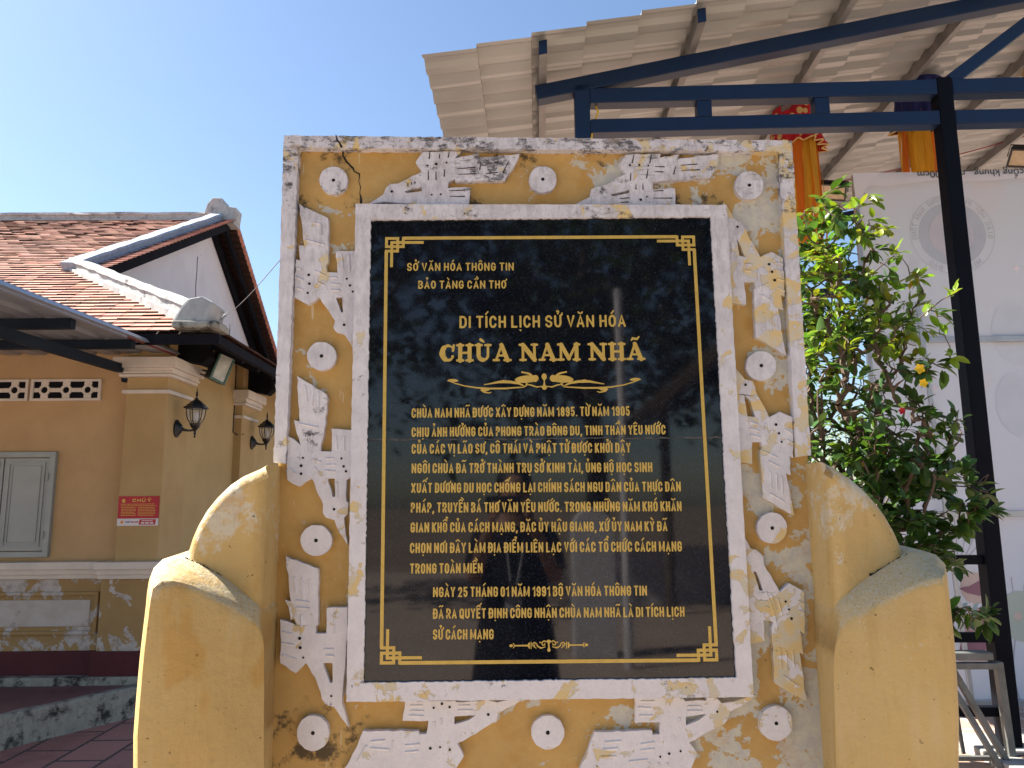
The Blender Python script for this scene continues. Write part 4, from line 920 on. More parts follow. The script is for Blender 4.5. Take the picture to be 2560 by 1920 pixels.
# ridges in mortar
rg = MB(); rr = random.Random(6)
def ridge(mb, a, b, w0, h0, off, n=24):
    a, b = Vector(a), Vector(b); d = (b-a).normalized(); s = d.cross(Vector((0, 0, 1))).normalized(); u = s.cross(d).normalized(); P = []
    prof = [(-w0*.75, -.02), (-w0*.75, h0*.32), (-w0*.5, h0*.38), (-w0*.5, h0*.74), (-w0*.62, h0*.78), (-w0*.55, h0), (w0*.55, h0), (w0*.62, h0*.78), (w0*.5, h0*.74), (w0*.5, h0*.38), (w0*.75, h0*.32), (w0*.75, -.02)]
    for i in range(n+1):
        p = a+(b-a)*i/n
        for (x, z) in prof: P.append(p+s*(x+rr.uniform(-.006, .006))+u*(z+off+rr.uniform(-.006, .006)))
    k = len(prof)
    mb.add(P, [(i*k+j, (i+1)*k+j, (i+1)*k+(j+1) % k, i*k+(j+1) % k) for i in range(n) for j in range(k)]+[tuple(range(k)), tuple(n*k+j for j in range(k))[::-1]])
A3 = Vector((XV-.17, YA+.05, ZA_+.02)); E3 = Vector((XE-.10, YE+.10, ZE_+.05)); AP = Vector((XV-.17, YR, ZR))
ridge(rg, A3+Vector((-.04, .06, .0)), E3, .155, .15, -.01); rg.build('hip_ridge', MRIDGE, temple)
rg = MB(); ridge(rg, AP, A3+Vector((0, -.12, -.06)), .15, .14, -.03); rg.build('verge_ridge', MRIDGE_LIT, temple)
rg = MB(); ridge(rg, (-12.5, YR, ZR), (XV+.1, YR, ZR), .2, .19, -.10, 40); rg.build('main_ridge', MRIDGE, temple)
o_ = MB(); o_.prism([(XV-.38, ZR+.06), (XV-.05, ZR-.04), (XV+.11, ZR-.06), (XV+.13, ZR+.15), (XV+.0, ZR+.17), (XV-.06, ZR+.22), (XV-.10, ZR+.31), (XV-.26, ZR+.32), (XV-.34, ZR+.22)], YR-.14, YR+.14)
o_.build('ridge_ornament', MRIDGE, temple, bevel=.025)
o_ = MB(); o_.prism([(-2.44, 2.85), (-2.15, 2.84), (-2.13, 3.00), (-2.22, 3.05), (-2.33, 3.03), (-2.37, 2.98)], YE-.05, YE+.20)
o_.build('hip_ornament', MRIDGE, temple, bevel=.02)
MB().box(-2.42, -2.085, YE-.09, YE+.18, 2.80, 2.855).build('hip_block', MKERB, temple, bevel=.015)
# eaves: fascias, soffits, brackets
ev = MB(); ev.box(-12, XE-.005, YE+.01, YE+.05, 2.70, 2.775); ev.box(XE-.055, XE-.012, YE+.052, 14.5, 2.70, 2.772)
ev.add([(-12, YE+.05, 2.735), (XE-.055, YE+.05, 2.735), (WX, WY, 3.03), (-12, WY, 3.03)], [(0, 1, 2, 3)])
ev.add([(XE-.055, YE+.05, 2.735), (XE-.055, 14.5, 2.735), (WX, 14.5, 3.03), (WX, WY, 3.03)], [(0, 1, 2, 3)])
for i in range(22): y = 4.6+i*.42; ev.beam((WX, y, 2.99), (XE-.06, y, 2.72), .06, .07)
ev.build('eaves', MWOOD, temple)
for yb in (4.55, 6.3):
    b_ = MB(); b_.add([], []); L2 = [(XS-.06, 2.72), (XS+.20, 2.66), (XS+.26, 2.72), (XS+.23, 2.80), (XS+.26, 2.86), (XS-.06, 2.99)]
    b_.prism(L2, yb-.075, yb+.075); b_.build('eave_bracket', MWOOD, temple, bevel=.01)
# awning under the eaves -----------------------------------------------------------
aw = thing('awning', 'grey corrugated lean-to awning on dark steel beams under the temple eaves', 'awning', (-4.6, 4.3, 2.7))
za = lambda y: 2.66+(y-2.25)*.0317
sh = MB(); Pn = []; xs = []; x = -7.0; 
while x < XS-.02:
    xs += [(x, 0), (x+.10, 0), (x+.125, .03), (x+.165, .03), (x+.19, 0)]; x += .20
xs.append((XS, 0))
ys_ = [.6, 4.40]
for (x, h) in xs: Pn += [(x, ys_[0], za(ys_[0])+h), (x, ys_[1], za(ys_[1])+h)]
sh.add(Pn, [(2*i, 2*i+1, 2*i+3, 2*i+2) for i in range(len(xs)-1)]); sh.build('sheet', MAWN, aw)
MB().beam((XS+.008, .6, za(.6)+.015), (XS+.008, 3.60, za(3.6)+.015), .015, .05).build('edge_flashing', MAWNE, aw)
MB().beam((XS+.008, 3.605, za(3.6)+.013), (XS+.008, 4.40, za(4.4)+.013), .015, .045).build('edge_trim', MAWNR, aw)
for y, xe in ((3.02, XS-.04), (3.75, XS-.01), (1.6, XS-.05)):
    MB().beam((-7, y, za(y)-.034), (xe, y, za(y)-.034), .055, .062).build('purlin', MAWNB, aw)
for xx in (-3.02, -5.3):
    MB().beam((xx, .9, za(.9)-.115), (xx, 4.38, za(4.3)-.13), .045, .07).build('rafter', MAWNB, aw)
MB().box(-3.055, -2.985, 4.36, 4.409, 2.50, 2.70).build('wall_bracket', MAWNB, aw, bevel=.004)
# wall lanterns --------------------------------------------------------------------
def lantern(yb, zb, label):
    t = thing('wall_lantern', label, 'lantern', (XS, yb, zb), group='black lanterns on the temple pilasters')
    L = dict(local=True)
    MB().lathe([(.03, -.004), (.052, -.002), (.055, .012), (.042, .022), (.028, .04), (.02, .05)], (0, 0, 0), 16, 0, 'x', 1, 1.35).build('backplate', MBLACKM, t, smooth=True, **L)
    MB().tube([(.04, 0, .0), (.07, 0, -.012), (.11, 0, -.016), (.15, 0, -.012)], [.017, .011, .009, .009], 10).build('arm', MBLACKM, t, smooth=True, **L)
    c = (.155, 0, 0)
    b = MB(); b.lathe([(.004, -.075), (.009, -.065), (.005, -.055), (.011, -.045), (.009, -.02), (.016, -.01), (.034, .012), (.043, .03), (.044, .042), (.030, .044)], c, 12); b.build('lamp_base', MBLACKM, t, smooth=True, **L)
    gl = MB(); gl.lathe([(.040, .043), (.060, .075), (.071, .115), (.074, .165)], c, 6)
    MB().lathe([(.0, .06), (.018, .062), (.022, .1), (.018, .13), (0, .14)], c, 10).build('bulb', MSIGNW, t, smooth=True, **L)
    gl.build('lamp_glass', MGLASS, t, **L)
    for j in range(6):
        a = 2*math.pi*(j+.5)/6; MB().tube([(c[0]+r*math.cos(a), r*math.sin(a), h) for r, h in ((.040, .042), (.061, .075), (.072, .115), (.076, .167))], .0045, 5).build('cage_rib', MBLACKM, t, **L)
    rf = MB(); rf.lathe([(.078, .160), (.098, .166), (.096, .176), (.075, .187), (.072, .196), (.050, .212), (.047, .219), (.022, .236), (.012, .245), (.012, .255)], c, 6); rf.build('lamp_roof', MBLACKM, t, **L)
    MB().lathe([(.006, .25), (.006, .27), (.013, .278), (.006, .287), (.010, .295), (.004, .305), (.002, .335)], c, 10).build('finial', MBLACKM, t, smooth=True, **L)
    return t
lantern(4.53, 2.135, 'black glazed wall lantern on the corner pilaster above the red notice')
lantern(6.42, 2.170, 'smaller looking black wall lantern on the second pilaster beside the stele edge')
# floodlight under the eave
def floodlight(name, label, loc, rot, w_, h_, d_, body, frame, lens, group=None, stem=None):
    t = thing(name, label, 'floodlight', loc, 0, group); t.rotation_euler = rot; L = dict(local=True)
    b = MB().box(-w_/2, w_/2, 0, d_*.45, -h_/2, h_/2); n = 7
    for i in range(n): x = -h_/2+h_*(i+.5)/n; b.box(-w_*.46, w_*.46, d_*.45, d_, x-.006, x+.006)
    b.build('housing', body, t, bevel=.003, **L)
    MB().prism([(-w_/2-.004, -h_/2-.004), (w_/2+.004, -h_/2-.004), (w_/2+.004, h_/2+.004), (-w_/2-.004, h_/2+.004)], -.014, -.0005, holes=[[(-w_/2+.016, -h_/2+.016), (w_/2-.016, -h_/2+.016), (w_/2-.016, h_/2-.016), (-w_/2+.016, h_/2-.016)]]).build('rim', frame, t, bevel=.002, **L)
    ln = MB().box(-w_/2+.016, w_/2-.016, -.006, -.001, -h_/2+.016, h_/2-.016); ln.build('lens', lens, t, **L)
    br = MB(); br.tube([(-w_/2-.012, d_*.3, 0), (-w_/2-.012, d_*.3, h_*.62), (w_/2+.012, d_*.3, h_*.62), (w_/2+.012, d_*.3, 0)], .007, 5); br.build('bracket', body, t, **L)
    return t
p = atX(556, 917, -2.38)
floodlight('floodlight', 'black ribbed floodlight with pale glass under the temple eave', tuple(p), (R_(12), R_(14), R_(66)), .17, .27, .13, MBLACKM, MFGREEN, MFLENS)
# notice on the corner pilaster
nb = thing('notice_board', 'red notice with yellow heading and white bottom strip on the corner pilaster', 'sign', (-2.83, YF, 1.47))
YN = YF-.010
MB().box(-2.985, -2.672, YN, YF-.001, 1.418, 1.588).build('board', MSIGNR, nb); MB().box(-2.985, -2.672, YN-.001, YF-.001, 1.362, 1.4165).build('sponsor_strip', MSIGNW, nb)
mb = MB(); write(mb, 'CHÚ Ý', .026, .145, .0065, G_HEAD, lambda p: (-2.878+p[0], 1.543+p[1]), YN-.0012, .3, .5); mb.build('heading', MSIGNY, nb)
mb = MB(); rl = random.Random(8)
for i, (xa, xb, z) in enumerate([(-2.965, -2.70, 1.527), (-2.965, -2.69, 1.514)]+[(-2.96, -2.845, 1.501-.012*k) for k in range(6)]+[(-2.83, -2.695, 1.501-.012*k) for k in range(6)]):
    x = xa
    while x < xb-.01:
        l = rl.uniform(.008, .022); mb.box(x, min(x+l, xb), YN-.0015, YN-.0003, z-.0022, z+.0022); x += l+.004
mb.build('small_print', MSIGNY, nb)
mb = MB(); mb.lathe([(.013, -.0014), (.013, -.0003)], (-2.945, YN, 1.556), 12, 0, 'y'); mb.box(-2.957, -2.933, YN-.0016, YN-.0003, 1.5395, 1.5455); mb.build('emblem', MSIGNY, nb)
mb = MB(); write(mb, 'VIET', .013, .048, .0034, G_HEAD, lambda p: (-2.925+p[0], 1.384+p[1]), YN-.0022, .2, .3); mb.build('sponsor_name', MSIGNB, nb)
mb = MB(); write(mb, 'BANK', .013, .054, .0034, G_HEAD, lambda p: (-2.873+p[0], 1.384+p[1]), YN-.0022, .2, .3); mb.build('sponsor_name', MSIGNR, nb)
mb = MB(); mb.lathe([(.012, -.0022), (.012, -.0012)], (-2.948, YN, 1.390), 10, 0, 'y'); mb.build('sponsor_emblem', MORNG, nb)
MB().prism([(-2.818, 1.370), (-2.692, 1.370), (-2.686, 1.410), (-2.812, 1.410)], YN-.0022, YN-.0012).build('sponsor_box', MSIGNR, nb)
mb = MB(); [mb.box(xa, xb, YN-.0032, YN-.0023, 1.377, 1.388) for xa, xb in ((-2.80, -2.775), (-2.768, -2.738), (-2.731, -2.705))]
mb.box(-2.795, -2.71, YN-.0032, YN-.0023, 1.397, 1.402); mb.build('sponsor_text', MSIGNW, nb)
# cable from the hip block
a = Vector(atY(545, 805, YE+.1)); b = Vector(atY(700, 650, 2.2)); cb = MB()
cb.tube([a+(b-a)*t+Vector((0, 0, -.03*math.sin(math.pi*t))) for t in [i/14 for i in range(15)]], .0022, 5)
cb.tube([a+(b-a)*t for t in (.06, .09, .11, .14, .17, .20)], [.004, .010, .006, .010, .006, .003], 6)
tag(cb.build('overhead_cable', MALU), 'thin cable running up from the temple hip block to the stele edge', 'cable')
# thin cable down the wall by the second pilaster
cb = MB().tube([(WX+.008, 6.05, 2.98), (WX+.010, 6.055, 2.7), (WX+.008, 6.05, 2.25), (WX+.05, 6.10, 2.22), (XS+.01, 6.12, 2.235)], .006, 5)
tag(cb.build('wall_cable', MWIREB), 'dark cable down the temple side wall beside the second pilaster', 'cable')

# ------------------------------------------------------------------ canopy on the right
TH = R_(-2.686)
cano = thing('canopy', 'navy steel canopy with beige tile-profile roof sheets rising to the right', 'canopy', (2.96, 3.04, 0), TH)
L = dict(local=True)
S2 = .188; zr = lambda x: 4.368+S2*(x+2.69)       # top of the rafter
def part(mb, name, mat, **k): return mb.build(name, mat, cano, local=True, **k)
for y0 in (0.0, 4.35):
    dyb = .10
    part(MB().beam((-2.69-.02, y0+dyb/2, zr(-2.71)-.0535), (4.2, y0+dyb/2, zr(4.2)-.0535), .10, .107), 'rafter', MNAVY, bevel=.006)
    part(MB().box(-2.34, .009, y0, y0+dyb, 4.222, 4.330), 'top_chord', MNAVY, bevel=.005); part(MB().box(.113, 4.0, y0, y0+dyb, 4.222, 4.330), 'top_chord', MNAVY, bevel=.005)
    part(MB().box(-2.34, .009, y0+.002, y0+dyb-.002, 4.004, 4.104), 'bottom_chord', MNAVY, bevel=.005); part(MB().box(.113, 4.0, y0+.002, y0+dyb-.002, 4.004, 4.104), 'bottom_chord', MNAVY, bevel=.005)
    part(MB().box(-2.447, -2.342, y0, y0+dyb, 3.2 if y0 == 0 else 3.9, 4.362), 'truss_upright', MNAVY, bevel=.005)
    for xx in (-1.61, -.815, .9, 1.8):
        part(MB().box(xx, xx+.098, y0+.004, y0+dyb-.004, 4.105, 4.221), 'truss_strut', MNAVY, bevel=.004)
    part(MB().box(.010, .112, y0-.002, y0+.108, 0.0, 4.345), 'post', MPOST, bevel=.008)
    part(MB().beam((.12, y0+.05, 4.335), (.95, y0+.05, zr(.95)-.10), .07, .085), 'brace', MNAVY, bevel=.004)
    part(MB().box(3.9, 4.0, y0, y0+.1, 0, 4.0), 'post', MPOST, bevel=.008)
# left support of the near truss reaches the ground out of sight behind the stele
part(MB().box(-2.447, -2.342, 0, .10, 0, 3.199), 'post', MPOST, bevel=.005)
for i, xx in enumerate(np.arange(-2.69, 4.3, 1.03)):
    z = zr(xx)+.002; c_ = MB(); sl = S2*.05
    c_.add([(xx+a, y, z+S2*a+h) for y in (-.345, 4.55) for a, h in ((0, 0), (.006, 0), (.006, .094), (0, .094))], [(0, 1, 2, 3), (7, 6, 5, 4), (0, 4, 5, 1), (1, 5, 6, 2), (2, 6, 7, 3), (3, 7, 4, 0)])
    for h0 in (0, .088): c_.add([(xx+a, y, z+S2*a+h) for y in (-.345, 4.55) for a, h in ((.0065, h0), (.052, h0), (.052, h0+.005), (.0065, h0+.005))], [(0, 1, 2, 3), (7, 6, 5, 4), (0, 4, 5, 1), (1, 5, 6, 2), (2, 6, 7, 3), (3, 7, 4, 0)])
    part(c_, 'purlin', MGALV)
    part(MB().add([(xx+a, y, z+S2*a+h) for y in (-.352, -.3455) for a, h in ((-.001, -.001), (.053, -.001), (.053, .095), (-.001, .095))], [(0, 1, 2, 3), (7, 6, 5, 4), (0, 4, 5, 1), (1, 5, 6, 2), (2, 6, 7, 3), (3, 7, 4, 0)]), 'purlin_cap', MNAVY)
# sheets pressed in a tile profile: a step every 0.35 m up the slope, waves along the eave
xs = []; x = -3.44
while x < 4.4: xs.append(x); x += .352
ny = 150; y0, y1 = -.43, 4.66; Pv = []; Fv = []; rows = 0
for i, x in enumerate(xs):
    for (dx, dz) in ((0, .012), (.349, -.022)):
        for j in range(ny+1):
            y = y0+(y1-y0)*j/ny; ph = (y % .19)/.19
            wv = .032*max(0, math.sin(math.pi*min(ph/.62, 1.0)))**.8
            Pv.append((x+dx, y, zr(x+dx)+.104+dz*.9+wv)); 
        rows += 1
for i in range(rows-1):
    for j in range(ny): Fv.append((i*(ny+1)+j, i*(ny+1)+j+1, (i+1)*(ny+1)+j+1, (i+1)*(ny+1)+j))
part(MB().add(Pv, Fv), 'roof_sheet', MSHEET, smooth=True, angle=25)
ft = MB().box(-.16, .32, -.06, .30, -.004, .055); part(ft, 'footing', MCONC, bevel=.01)
# low rails beside the post
rail = thing('railing', 'black steel railing of three bars meeting the dark canopy post', 'railing', (2.96, 3.04, 0), TH)
for z in (1.136, .673, .245): MB().box(-1.3, .008, .03, .085, z-.028, z+.028).build('rail', MPOST, rail, local=True, bevel=.004)
MB().box(-1.36, -1.302, .03, .085, .0, 1.17).build('rail_post', MPOST, rail, local=True, bevel=.004)
def cw(x, y, z):                                  # canopy frame -> world
    c, s = math.cos(TH), math.sin(TH); return (2.96+x*c-y*s, 3.04+x*s+y*c, z)
# hanging cloth lanterns
def cloth_lantern(x, y, ztop, r0, hh, rl, label, body, trim, seed, dots, wire):
    t = thing('cloth_lantern', label, 'lantern', cw(x, y, ztop), 0, 'cloth lanterns hanging under the canopy'); rr = random.Random(seed); n = 72
    P = []; prof = [(0, .98, 0), (.35, 1.0, .012), (.7, 1.04, .02), (.9, 1.10, .03), (1.0, 1.16, .045)]
    for (h, k, a) in prof:
        for j in range(n):
            th = 2*math.pi*j/n; q = r0*k+a*math.sin(th*13+h)*.8+a*.4*math.sin(th*5+2*h); P.append((q*math.cos(th), q*math.sin(th), -h*hh))
    F = [(i*n+j, i*n+(j+1) % n, (i+1)*n+(j+1) % n, (i+1)*n+j) for i in range(len(prof)-1) for j in range(n)]+[tuple(range(n))]
    c = MB().add(P, F).build('cloth_body', body, t, local=True, smooth=True, angle=80)
    mb = MB(); k = len(prof)-1
    mb.tube([Vector(P[k*n+j % n])+Vector((0, 0, -.006)) for j in range(n+1)], .007, 5); mb.build('hem', trim, c, local=True)
    if dots:
        mb = MB()
        for i in range(46):
            th = rr.uniform(0, 6.28); h = rr.uniform(.08, .92)*hh; q = r0*1.13; rd = rr.uniform(.020, .027); e1 = Vector((-math.sin(th), math.cos(th), 0)); ce = Vector((q*math.cos(th), q*math.sin(th), -h))
            mb.add([ce+e1*(rd*math.cos(a))+Vector((0, 0, rd*1.2*math.sin(a))) for a in [2*math.pi*s/10 for s in range(10)]], [tuple(range(10))])
        mb.build('cloth_dots', trim, c, local=True)
    nr = 16
    for i in range(nr):
        th = 2*math.pi*i/nr+rr.uniform(-.08, .08); q = r0*rr.uniform(.80, .98); wd = rr.uniform(.05, .085); ll = rl*rr.uniform(.93, 1.05); tw = rr.uniform(-.5, .5); Q = []; m = 12; k0 = rr.uniform(0, 6)
        for s in range(m+1):
            u = s/m; a = th+math.pi/2+tw*u; cx = q*math.cos(th)+.03*u*math.sin(k0+3*u); cy = q*math.sin(th)+.03*u*math.cos(k0+2*u)
            for e in (-1, 1): Q.append((cx+e*wd/2*math.cos(a), cy+e*wd/2*math.sin(a), -hh*.8-u*ll))
        MB().add(Q, [(2*s, 2*s+1, 2*s+3, 2*s+2) for s in range(m)]).build('ribbon', MRBO if rr.random() < .25 else MRBY, t, local=True, smooth=True)
    mb = MB(); mb.tube([(0, 0, 0), (0, .0, wire*.4), (-.03, 0, wire*.8), (-.02, 0, wire)], .005, 5)
    for a in range(3): th = a*2.1; mb.tube([(0, 0, wire*.3), (r0*.9*math.cos(th), r0*.9*math.sin(th), 0)], .003, 4)
    mb.build('hanger', MWIREB, t, local=True)
    return t
def lant(px, py, yc):
    d_ = ray(px, py); c, s = math.cos(TH), math.sin(TH); nrm = np.array([-s, c, 0]); p0 = np.array(cw(0, yc, 0)); p = onplane(px, py, p0, nrm)
    q = p-np.array([2.96, 3.04, 0]); return (q[0]*c+q[1]*s, yc, p[2])
LY = 1.32
x, y, z = lant(1985, 281, LY); cloth_lantern(x, y, z, .19, .34, 1.0, 'red dotted cloth lantern with long yellow and orange ribbons behind the stele corner', MCLR, MCLY, 1, True, zr(x)-z)
x, y, z = lant(2297, 215, LY); cloth_lantern(x, y, z, .19, .36, .62, 'navy blue cloth lantern with yellow ribbons left of the dark post', MCLN, MCLY, 2, False, zr(x)-z)
x, y, z = lant(2622, 120, LY+.1); cloth_lantern(x, y, z, .19, .34, .3, 'gold cloth lantern cut by the right edge under the canopy', MCLY, MCLY, 3, False, zr(x)-z)
x, y, z = lant(2078, 480, 3.0); floodlight('floodlight', 'black floodlight with warm lens hanging beside the red lantern ribbons', cw(x, y, z), (R_(62), R_(14), R_(-25)), .30, .22, .07, MBLACKM, MBLACKM, MLENSW, 'floodlights under the canopy')
x, y, z = lant(2566, 395, 2.4); floodlight('floodlight', 'black floodlight at the right edge of the photo above the banner', cw(x, y, z), (R_(62), R_(14), R_(-25)), .30, .22, .07, MBLACKM, MBLACKM, MLENSW, 'floodlights under the canopy')
# cables under the canopy
x, y, z = lant(1488, 262, .02)
cb = MB().tube([cw(-2.30, .05, 4.23), cw(-2.285, .03, 4.17), cw(-2.31, .03, 4.10), cw(-2.33, .02, 4.02), cw(-2.345, -.01, 3.9), cw(-2.345, -.02, 3.4)], .007, 6); tag(cb.build('hanging_wire', MWIREY), 'yellow wire dangling beside the left end of the navy truss', 'wire')
a = lant(2140, 437, 3.2); b = lant(2600, 330, 3.2)
cb = MB().tube([cw(a[0]-.9+(b[0]-a[0]+.9)*t, 3.2, a[2]-.2+(b[2]-a[2]+.2)*t-.05*math.sin(math.pi*t)) for t in [i/12 for i in range(13)]], .006, 5); tag(cb.build('hanging_cable', MWIRER), 'thin red cable strung under the canopy roof sheets', 'cable')
# ------------------------------------------------------------------ banner on a metal frame
YB = 1.0
ban = thing('banner', 'back of a large pale vinyl banner stretched on a metal frame behind the post', 'banner', cw(.6, YB, 0), TH)
def bw(mb, name, mat, par=ban, **k):  # builds in canopy coordinates, shifted to the banner's origin
    mb.v = [(v[0]-.6, v[1]-YB, v[2]) for v in mb.v] if par is ban else [(v[0]-.6, v[1]-YB, v[2]) for v in mb.v]
    return mb.build(name, mat, par, local=True, **k)
n1, n2 = 24, 40; P = []
for i in range(n1+1):
    for j in range(n2+1):
        u, v_ = i/n1, j/n2; P.append((-.175+2.7*u, YB+.0018*math.sin(u*9+v_*3)*math.sin(v_*7+u*2), .05+4.015*v_))
vinyl = bw(MB().add(P, [(i*(n2+1)+j, (i+1)*(n2+1)+j, (i+1)*(n2+1)+j+1, i*(n2+1)+j+1) for i in range(n1) for j in range(n2)]), 'vinyl', MBAN, smooth=True)
for a, b in (((-.19, 0), (-.155, 4.08)), ((2.52, 0), (2.555, 4.08))): bw(MB().box(a[0], b[0], YB-.045, YB-.012, 0.0, b[1]), 'frame_bar', MALU, bevel=.003)
for z in (4.055, 2.725, 1.40, .065): bw(MB().box(-.154, 2.519, YB-.042, YB-.013, z-.022, z+.022), 'frame_bar', MALU, bevel=.003)
bw(MB().beam((.22, YB-.055, 3.02), (.34, YB-.055, 0.03), .034, .02, up=(0, 1, 0)), 'frame_brace', MALU, bevel=.003)
# folded hem along the top
hm = MB(); P = []
for i in range(41):
    u = i/40; sag = .055+.025*math.exp(-((u-.10)/.09)**2)+.010*math.sin(u*22)
    P += [(-.19+2.74*u, YB-.05, 4.085+.004*math.sin(u*17)), (-.19+2.74*u, YB-.062, 4.05), (-.19+2.74*u, YB-.058, 4.06-sag)]
hm.add(P, [(3*i+k, 3*i+k+1, 3*i+k+4, 3*i+k+3) for i in range(40) for k in range(2)]); hem = bw(hm, 'folded_hem', MSIGNW, smooth=True)
bw(MB().prism([(-.197, 4.08), (.02, 4.082), (-.06, 4.0), (-.15, 3.89), (-.19, 3.86)], YB-.068, YB-.064), 'corner_fold', MSIGNW)
MINK = simple('ink_through_vinyl', (.46, .49, .56), .6, .05, 5); MINKR = simple('ink_rose', (.54, .53, .60), .6, .05, 5); MINKD = simple('ink_disc', (.47, .51, .585), .6, .06, 5)
MSTAR = simple('ink_star', (.80, .72, .76), .6, .03, 5); MSPOT = simple('ink_blush', (.60, .635, .70), .6, .05, 5); MINKO = simple('ink_peach', (.62, .50, .46), .6, .05, 5)
e0 = lant(2380, 585, YB); EX, EZ = e0[0], e0[2]; ry = YB-.0045
def disc(cx, cz, rx, rz, y, n=40): return MB().add([(cx+rx*math.cos(2*math.pi*i/n), y, cz+rz*math.sin(2*math.pi*i/n)) for i in range(n)], [tuple(range(n))])
R1 = abs(lant(2296, 585, YB)[0]-EX)
def arctext(mb, txt, R, a0, a1, H, y):
    """reversed lettering (seen from behind) along a circle"""
    chars = [unicodedata.normalize('NFD', c) for c in txt]; n = len(chars)
    for i, ch in enumerate(chars):
        if ch[0] == ' ': continue
        a = a0+(a1-a0)*i/(n-1); gw, ss = G_HEAD[ch[0]]; wv = .62*H*max(gw, .3)
        for s in ss+[[(q[0]/.62, q[1]) for q in k] for k in mark_strokes(ch[0], ch[1:], .62*gw)]:
            s = s[1] if isinstance(s, tuple) and s[0] == 'w' else s
            cl = isinstance(s, tuple); pts = s[0] if cl else s; out = []
            for p in pts:
                lx = -(p[0]-.5)*wv; lr = R+p[1]*H; an = R_(a); out.append((EX+lr*math.cos(an)+lx*math.sin(an), EZ+lr*math.sin(an)-lx*math.cos(an)))
            mb.ribbon(out, H*.16, y, cl)
bw(disc(EX, EZ, R1, R1*1.0, ry), 'emblem_disc', MINKD, vinyl); bw(disc(EX-.01, EZ+.0, R1*.66, R1*.70, ry-.0015), 'emblem_disc', MINKR, vinyl); bw(disc(EX+.03, EZ, R1*.42, R1*.46, ry-.003), 'emblem_disc', MINKD, vinyl)
def words(fn, txt, R, a0, a1, H):
    n = len(txt); k = 0
    for wd in txt.split(' '):
        mb = MB(); b0 = a0+(a1-a0)*k/(n-1); b1 = a0+(a1-a0)*(k+len(wd)-1)/(n-1)
        fn(mb, wd, R, b0, b1, H, ry); bw(mb, 'emblem_lettering', MINK, vinyl); k += len(wd)+1
words(arctext, 'GIÁO HỘI PHẬT ĐƯỜNG NAM TÔNG', R1*1.06, -6, 186, R1*.135)
def arctext_low(mb, txt, R, a0, a1, H, y):
    chars = [unicodedata.normalize('NFD', c) for c in txt]; n = len(chars)
    for i, ch in enumerate(chars):
        if ch[0] == ' ': continue
        a = R_(a0+(a1-a0)*i/(n-1)); gw, ss = G_HEAD[ch[0]]; wv = .62*H*max(gw, .3)
        for s in ss:
            s = s[1] if isinstance(s, tuple) and s[0] == 'w' else s
            cl = isinstance(s, tuple); pts = s[0] if cl else s
            mb.ribbon([(EX+(R-p[1]*H)*math.cos(a)-(p[0]-.5)*wv*(-math.sin(a))*-1*-1, EZ+(R-p[1]*H)*math.sin(a)-(p[0]-.5)*wv*math.cos(a)) for p in pts], H*.16, y, cl)
words(arctext_low, 'MINH SƯ ĐẠO', R1*1.20, -52, -128, R1*.135)
mb = MB(); mb.ribbon([(EX+R1*1.25*math.cos(2*math.pi*i/60), EZ+R1*1.25*math.sin(2*math.pi*i/60)) for i in range(60)], .004, ry, True); bw(mb, 'emblem_ring', MINK, vinyl)
# show-through of the print: stars, soft shapes, lotus outlines and a child in a striped shirt
for px, py, s in ((2290, 700, .055), (2540, 672, .05), (2335, 972, .055)):
    x, y, z = lant(px, py, YB); k = 8; bw(MB().add([(x+s*(1 if i % 2 == 0 else .28)*(1 if i % 4 == 0 else .7)*math.sin(2*math.pi*i/k), ry, z+s*(1 if i % 2 == 0 else .28)*math.cos(2*math.pi*i/k)) for i in range(k)], [tuple(range(k))[::-1]]), 'print_star', MSTAR, vinyl)
for px, py, rx, rz in ((2320, 800, .20, .16), (2545, 830, .20, .26), (2550, 1010, .18, .25), (2190, 535, .05, .05), (2285, 665, .04, .09)):
    x, y, z = lant(px, py, YB); bw(disc(x, z, rx, rz, ry+.001), 'print_shape', MSPOT, vinyl)
mb = MB(); MLINE = simple('ink_line', (.40, .38, .44), .6, .05, 5)
for px, py, s in ((2395, 1400, 1.0), (2385, 1590, .8), (2540, 1560, 1.1)):
    x, y, z = lant(px, py, YB)
    for k in range(-3, 4):
        a = k*.36; mb.ribbon([(x+s*(.05*math.sin(a)+.26*t*math.sin(a)*(1-.25*t)), z+s*(.30*t*math.cos(a*.8))) for t in (0, .25, .5, .75, 1)], .007, ry-.0005*(k+4)*.2)
        mb.ribbon([(x+s*.13*math.sin(a)+s*.07*math.sin(u), z+s*.12+s*.15*math.cos(a)*.5*(1+u*.2)) for u in (-1, -.5, 0, .5, 1)], .006, ry-.0008)
    mb.ribbon([(x, z), (x-.06*s, z-.3*s), (x-.02*s, z-.55*s)], .009, ry-.0012)
bw(mb, 'print_lotus', MLINE, vinyl)
x, y, z = lant(2436, 1470, YB); MSKIN = simple('ink_skin', (.60, .47, .42), .6, .05, 5); MINKM = simple('ink_maroon', (.30, .15, .19), .6, .1, 5); MINKT = simple('ink_teal', (.30, .40, .42), .6, .1, 5); MINKS = simple('ink_stripe', (.50, .30, .31), .6, .1, 5); MINKG = simple('ink_sage', (.46, .52, .46), .6, .05, 5)
bw(disc(x, z, .105, .115, ry-.002), 'print_head', MSKIN, vinyl)
bw(MB().add([(x-.12, ry-.0035, z), (x-.04, ry-.0035, z+.015), (x+.10, ry-.0035, z+.085), (x+.115, ry-.0035, z-.05), (x+.02, ry-.0035, z-.055), (x-.06, ry-.0035, z-.035)], [(0, 1, 2, 3, 4, 5)]), 'print_scarf', MINKM, vinyl)
mb = MB()
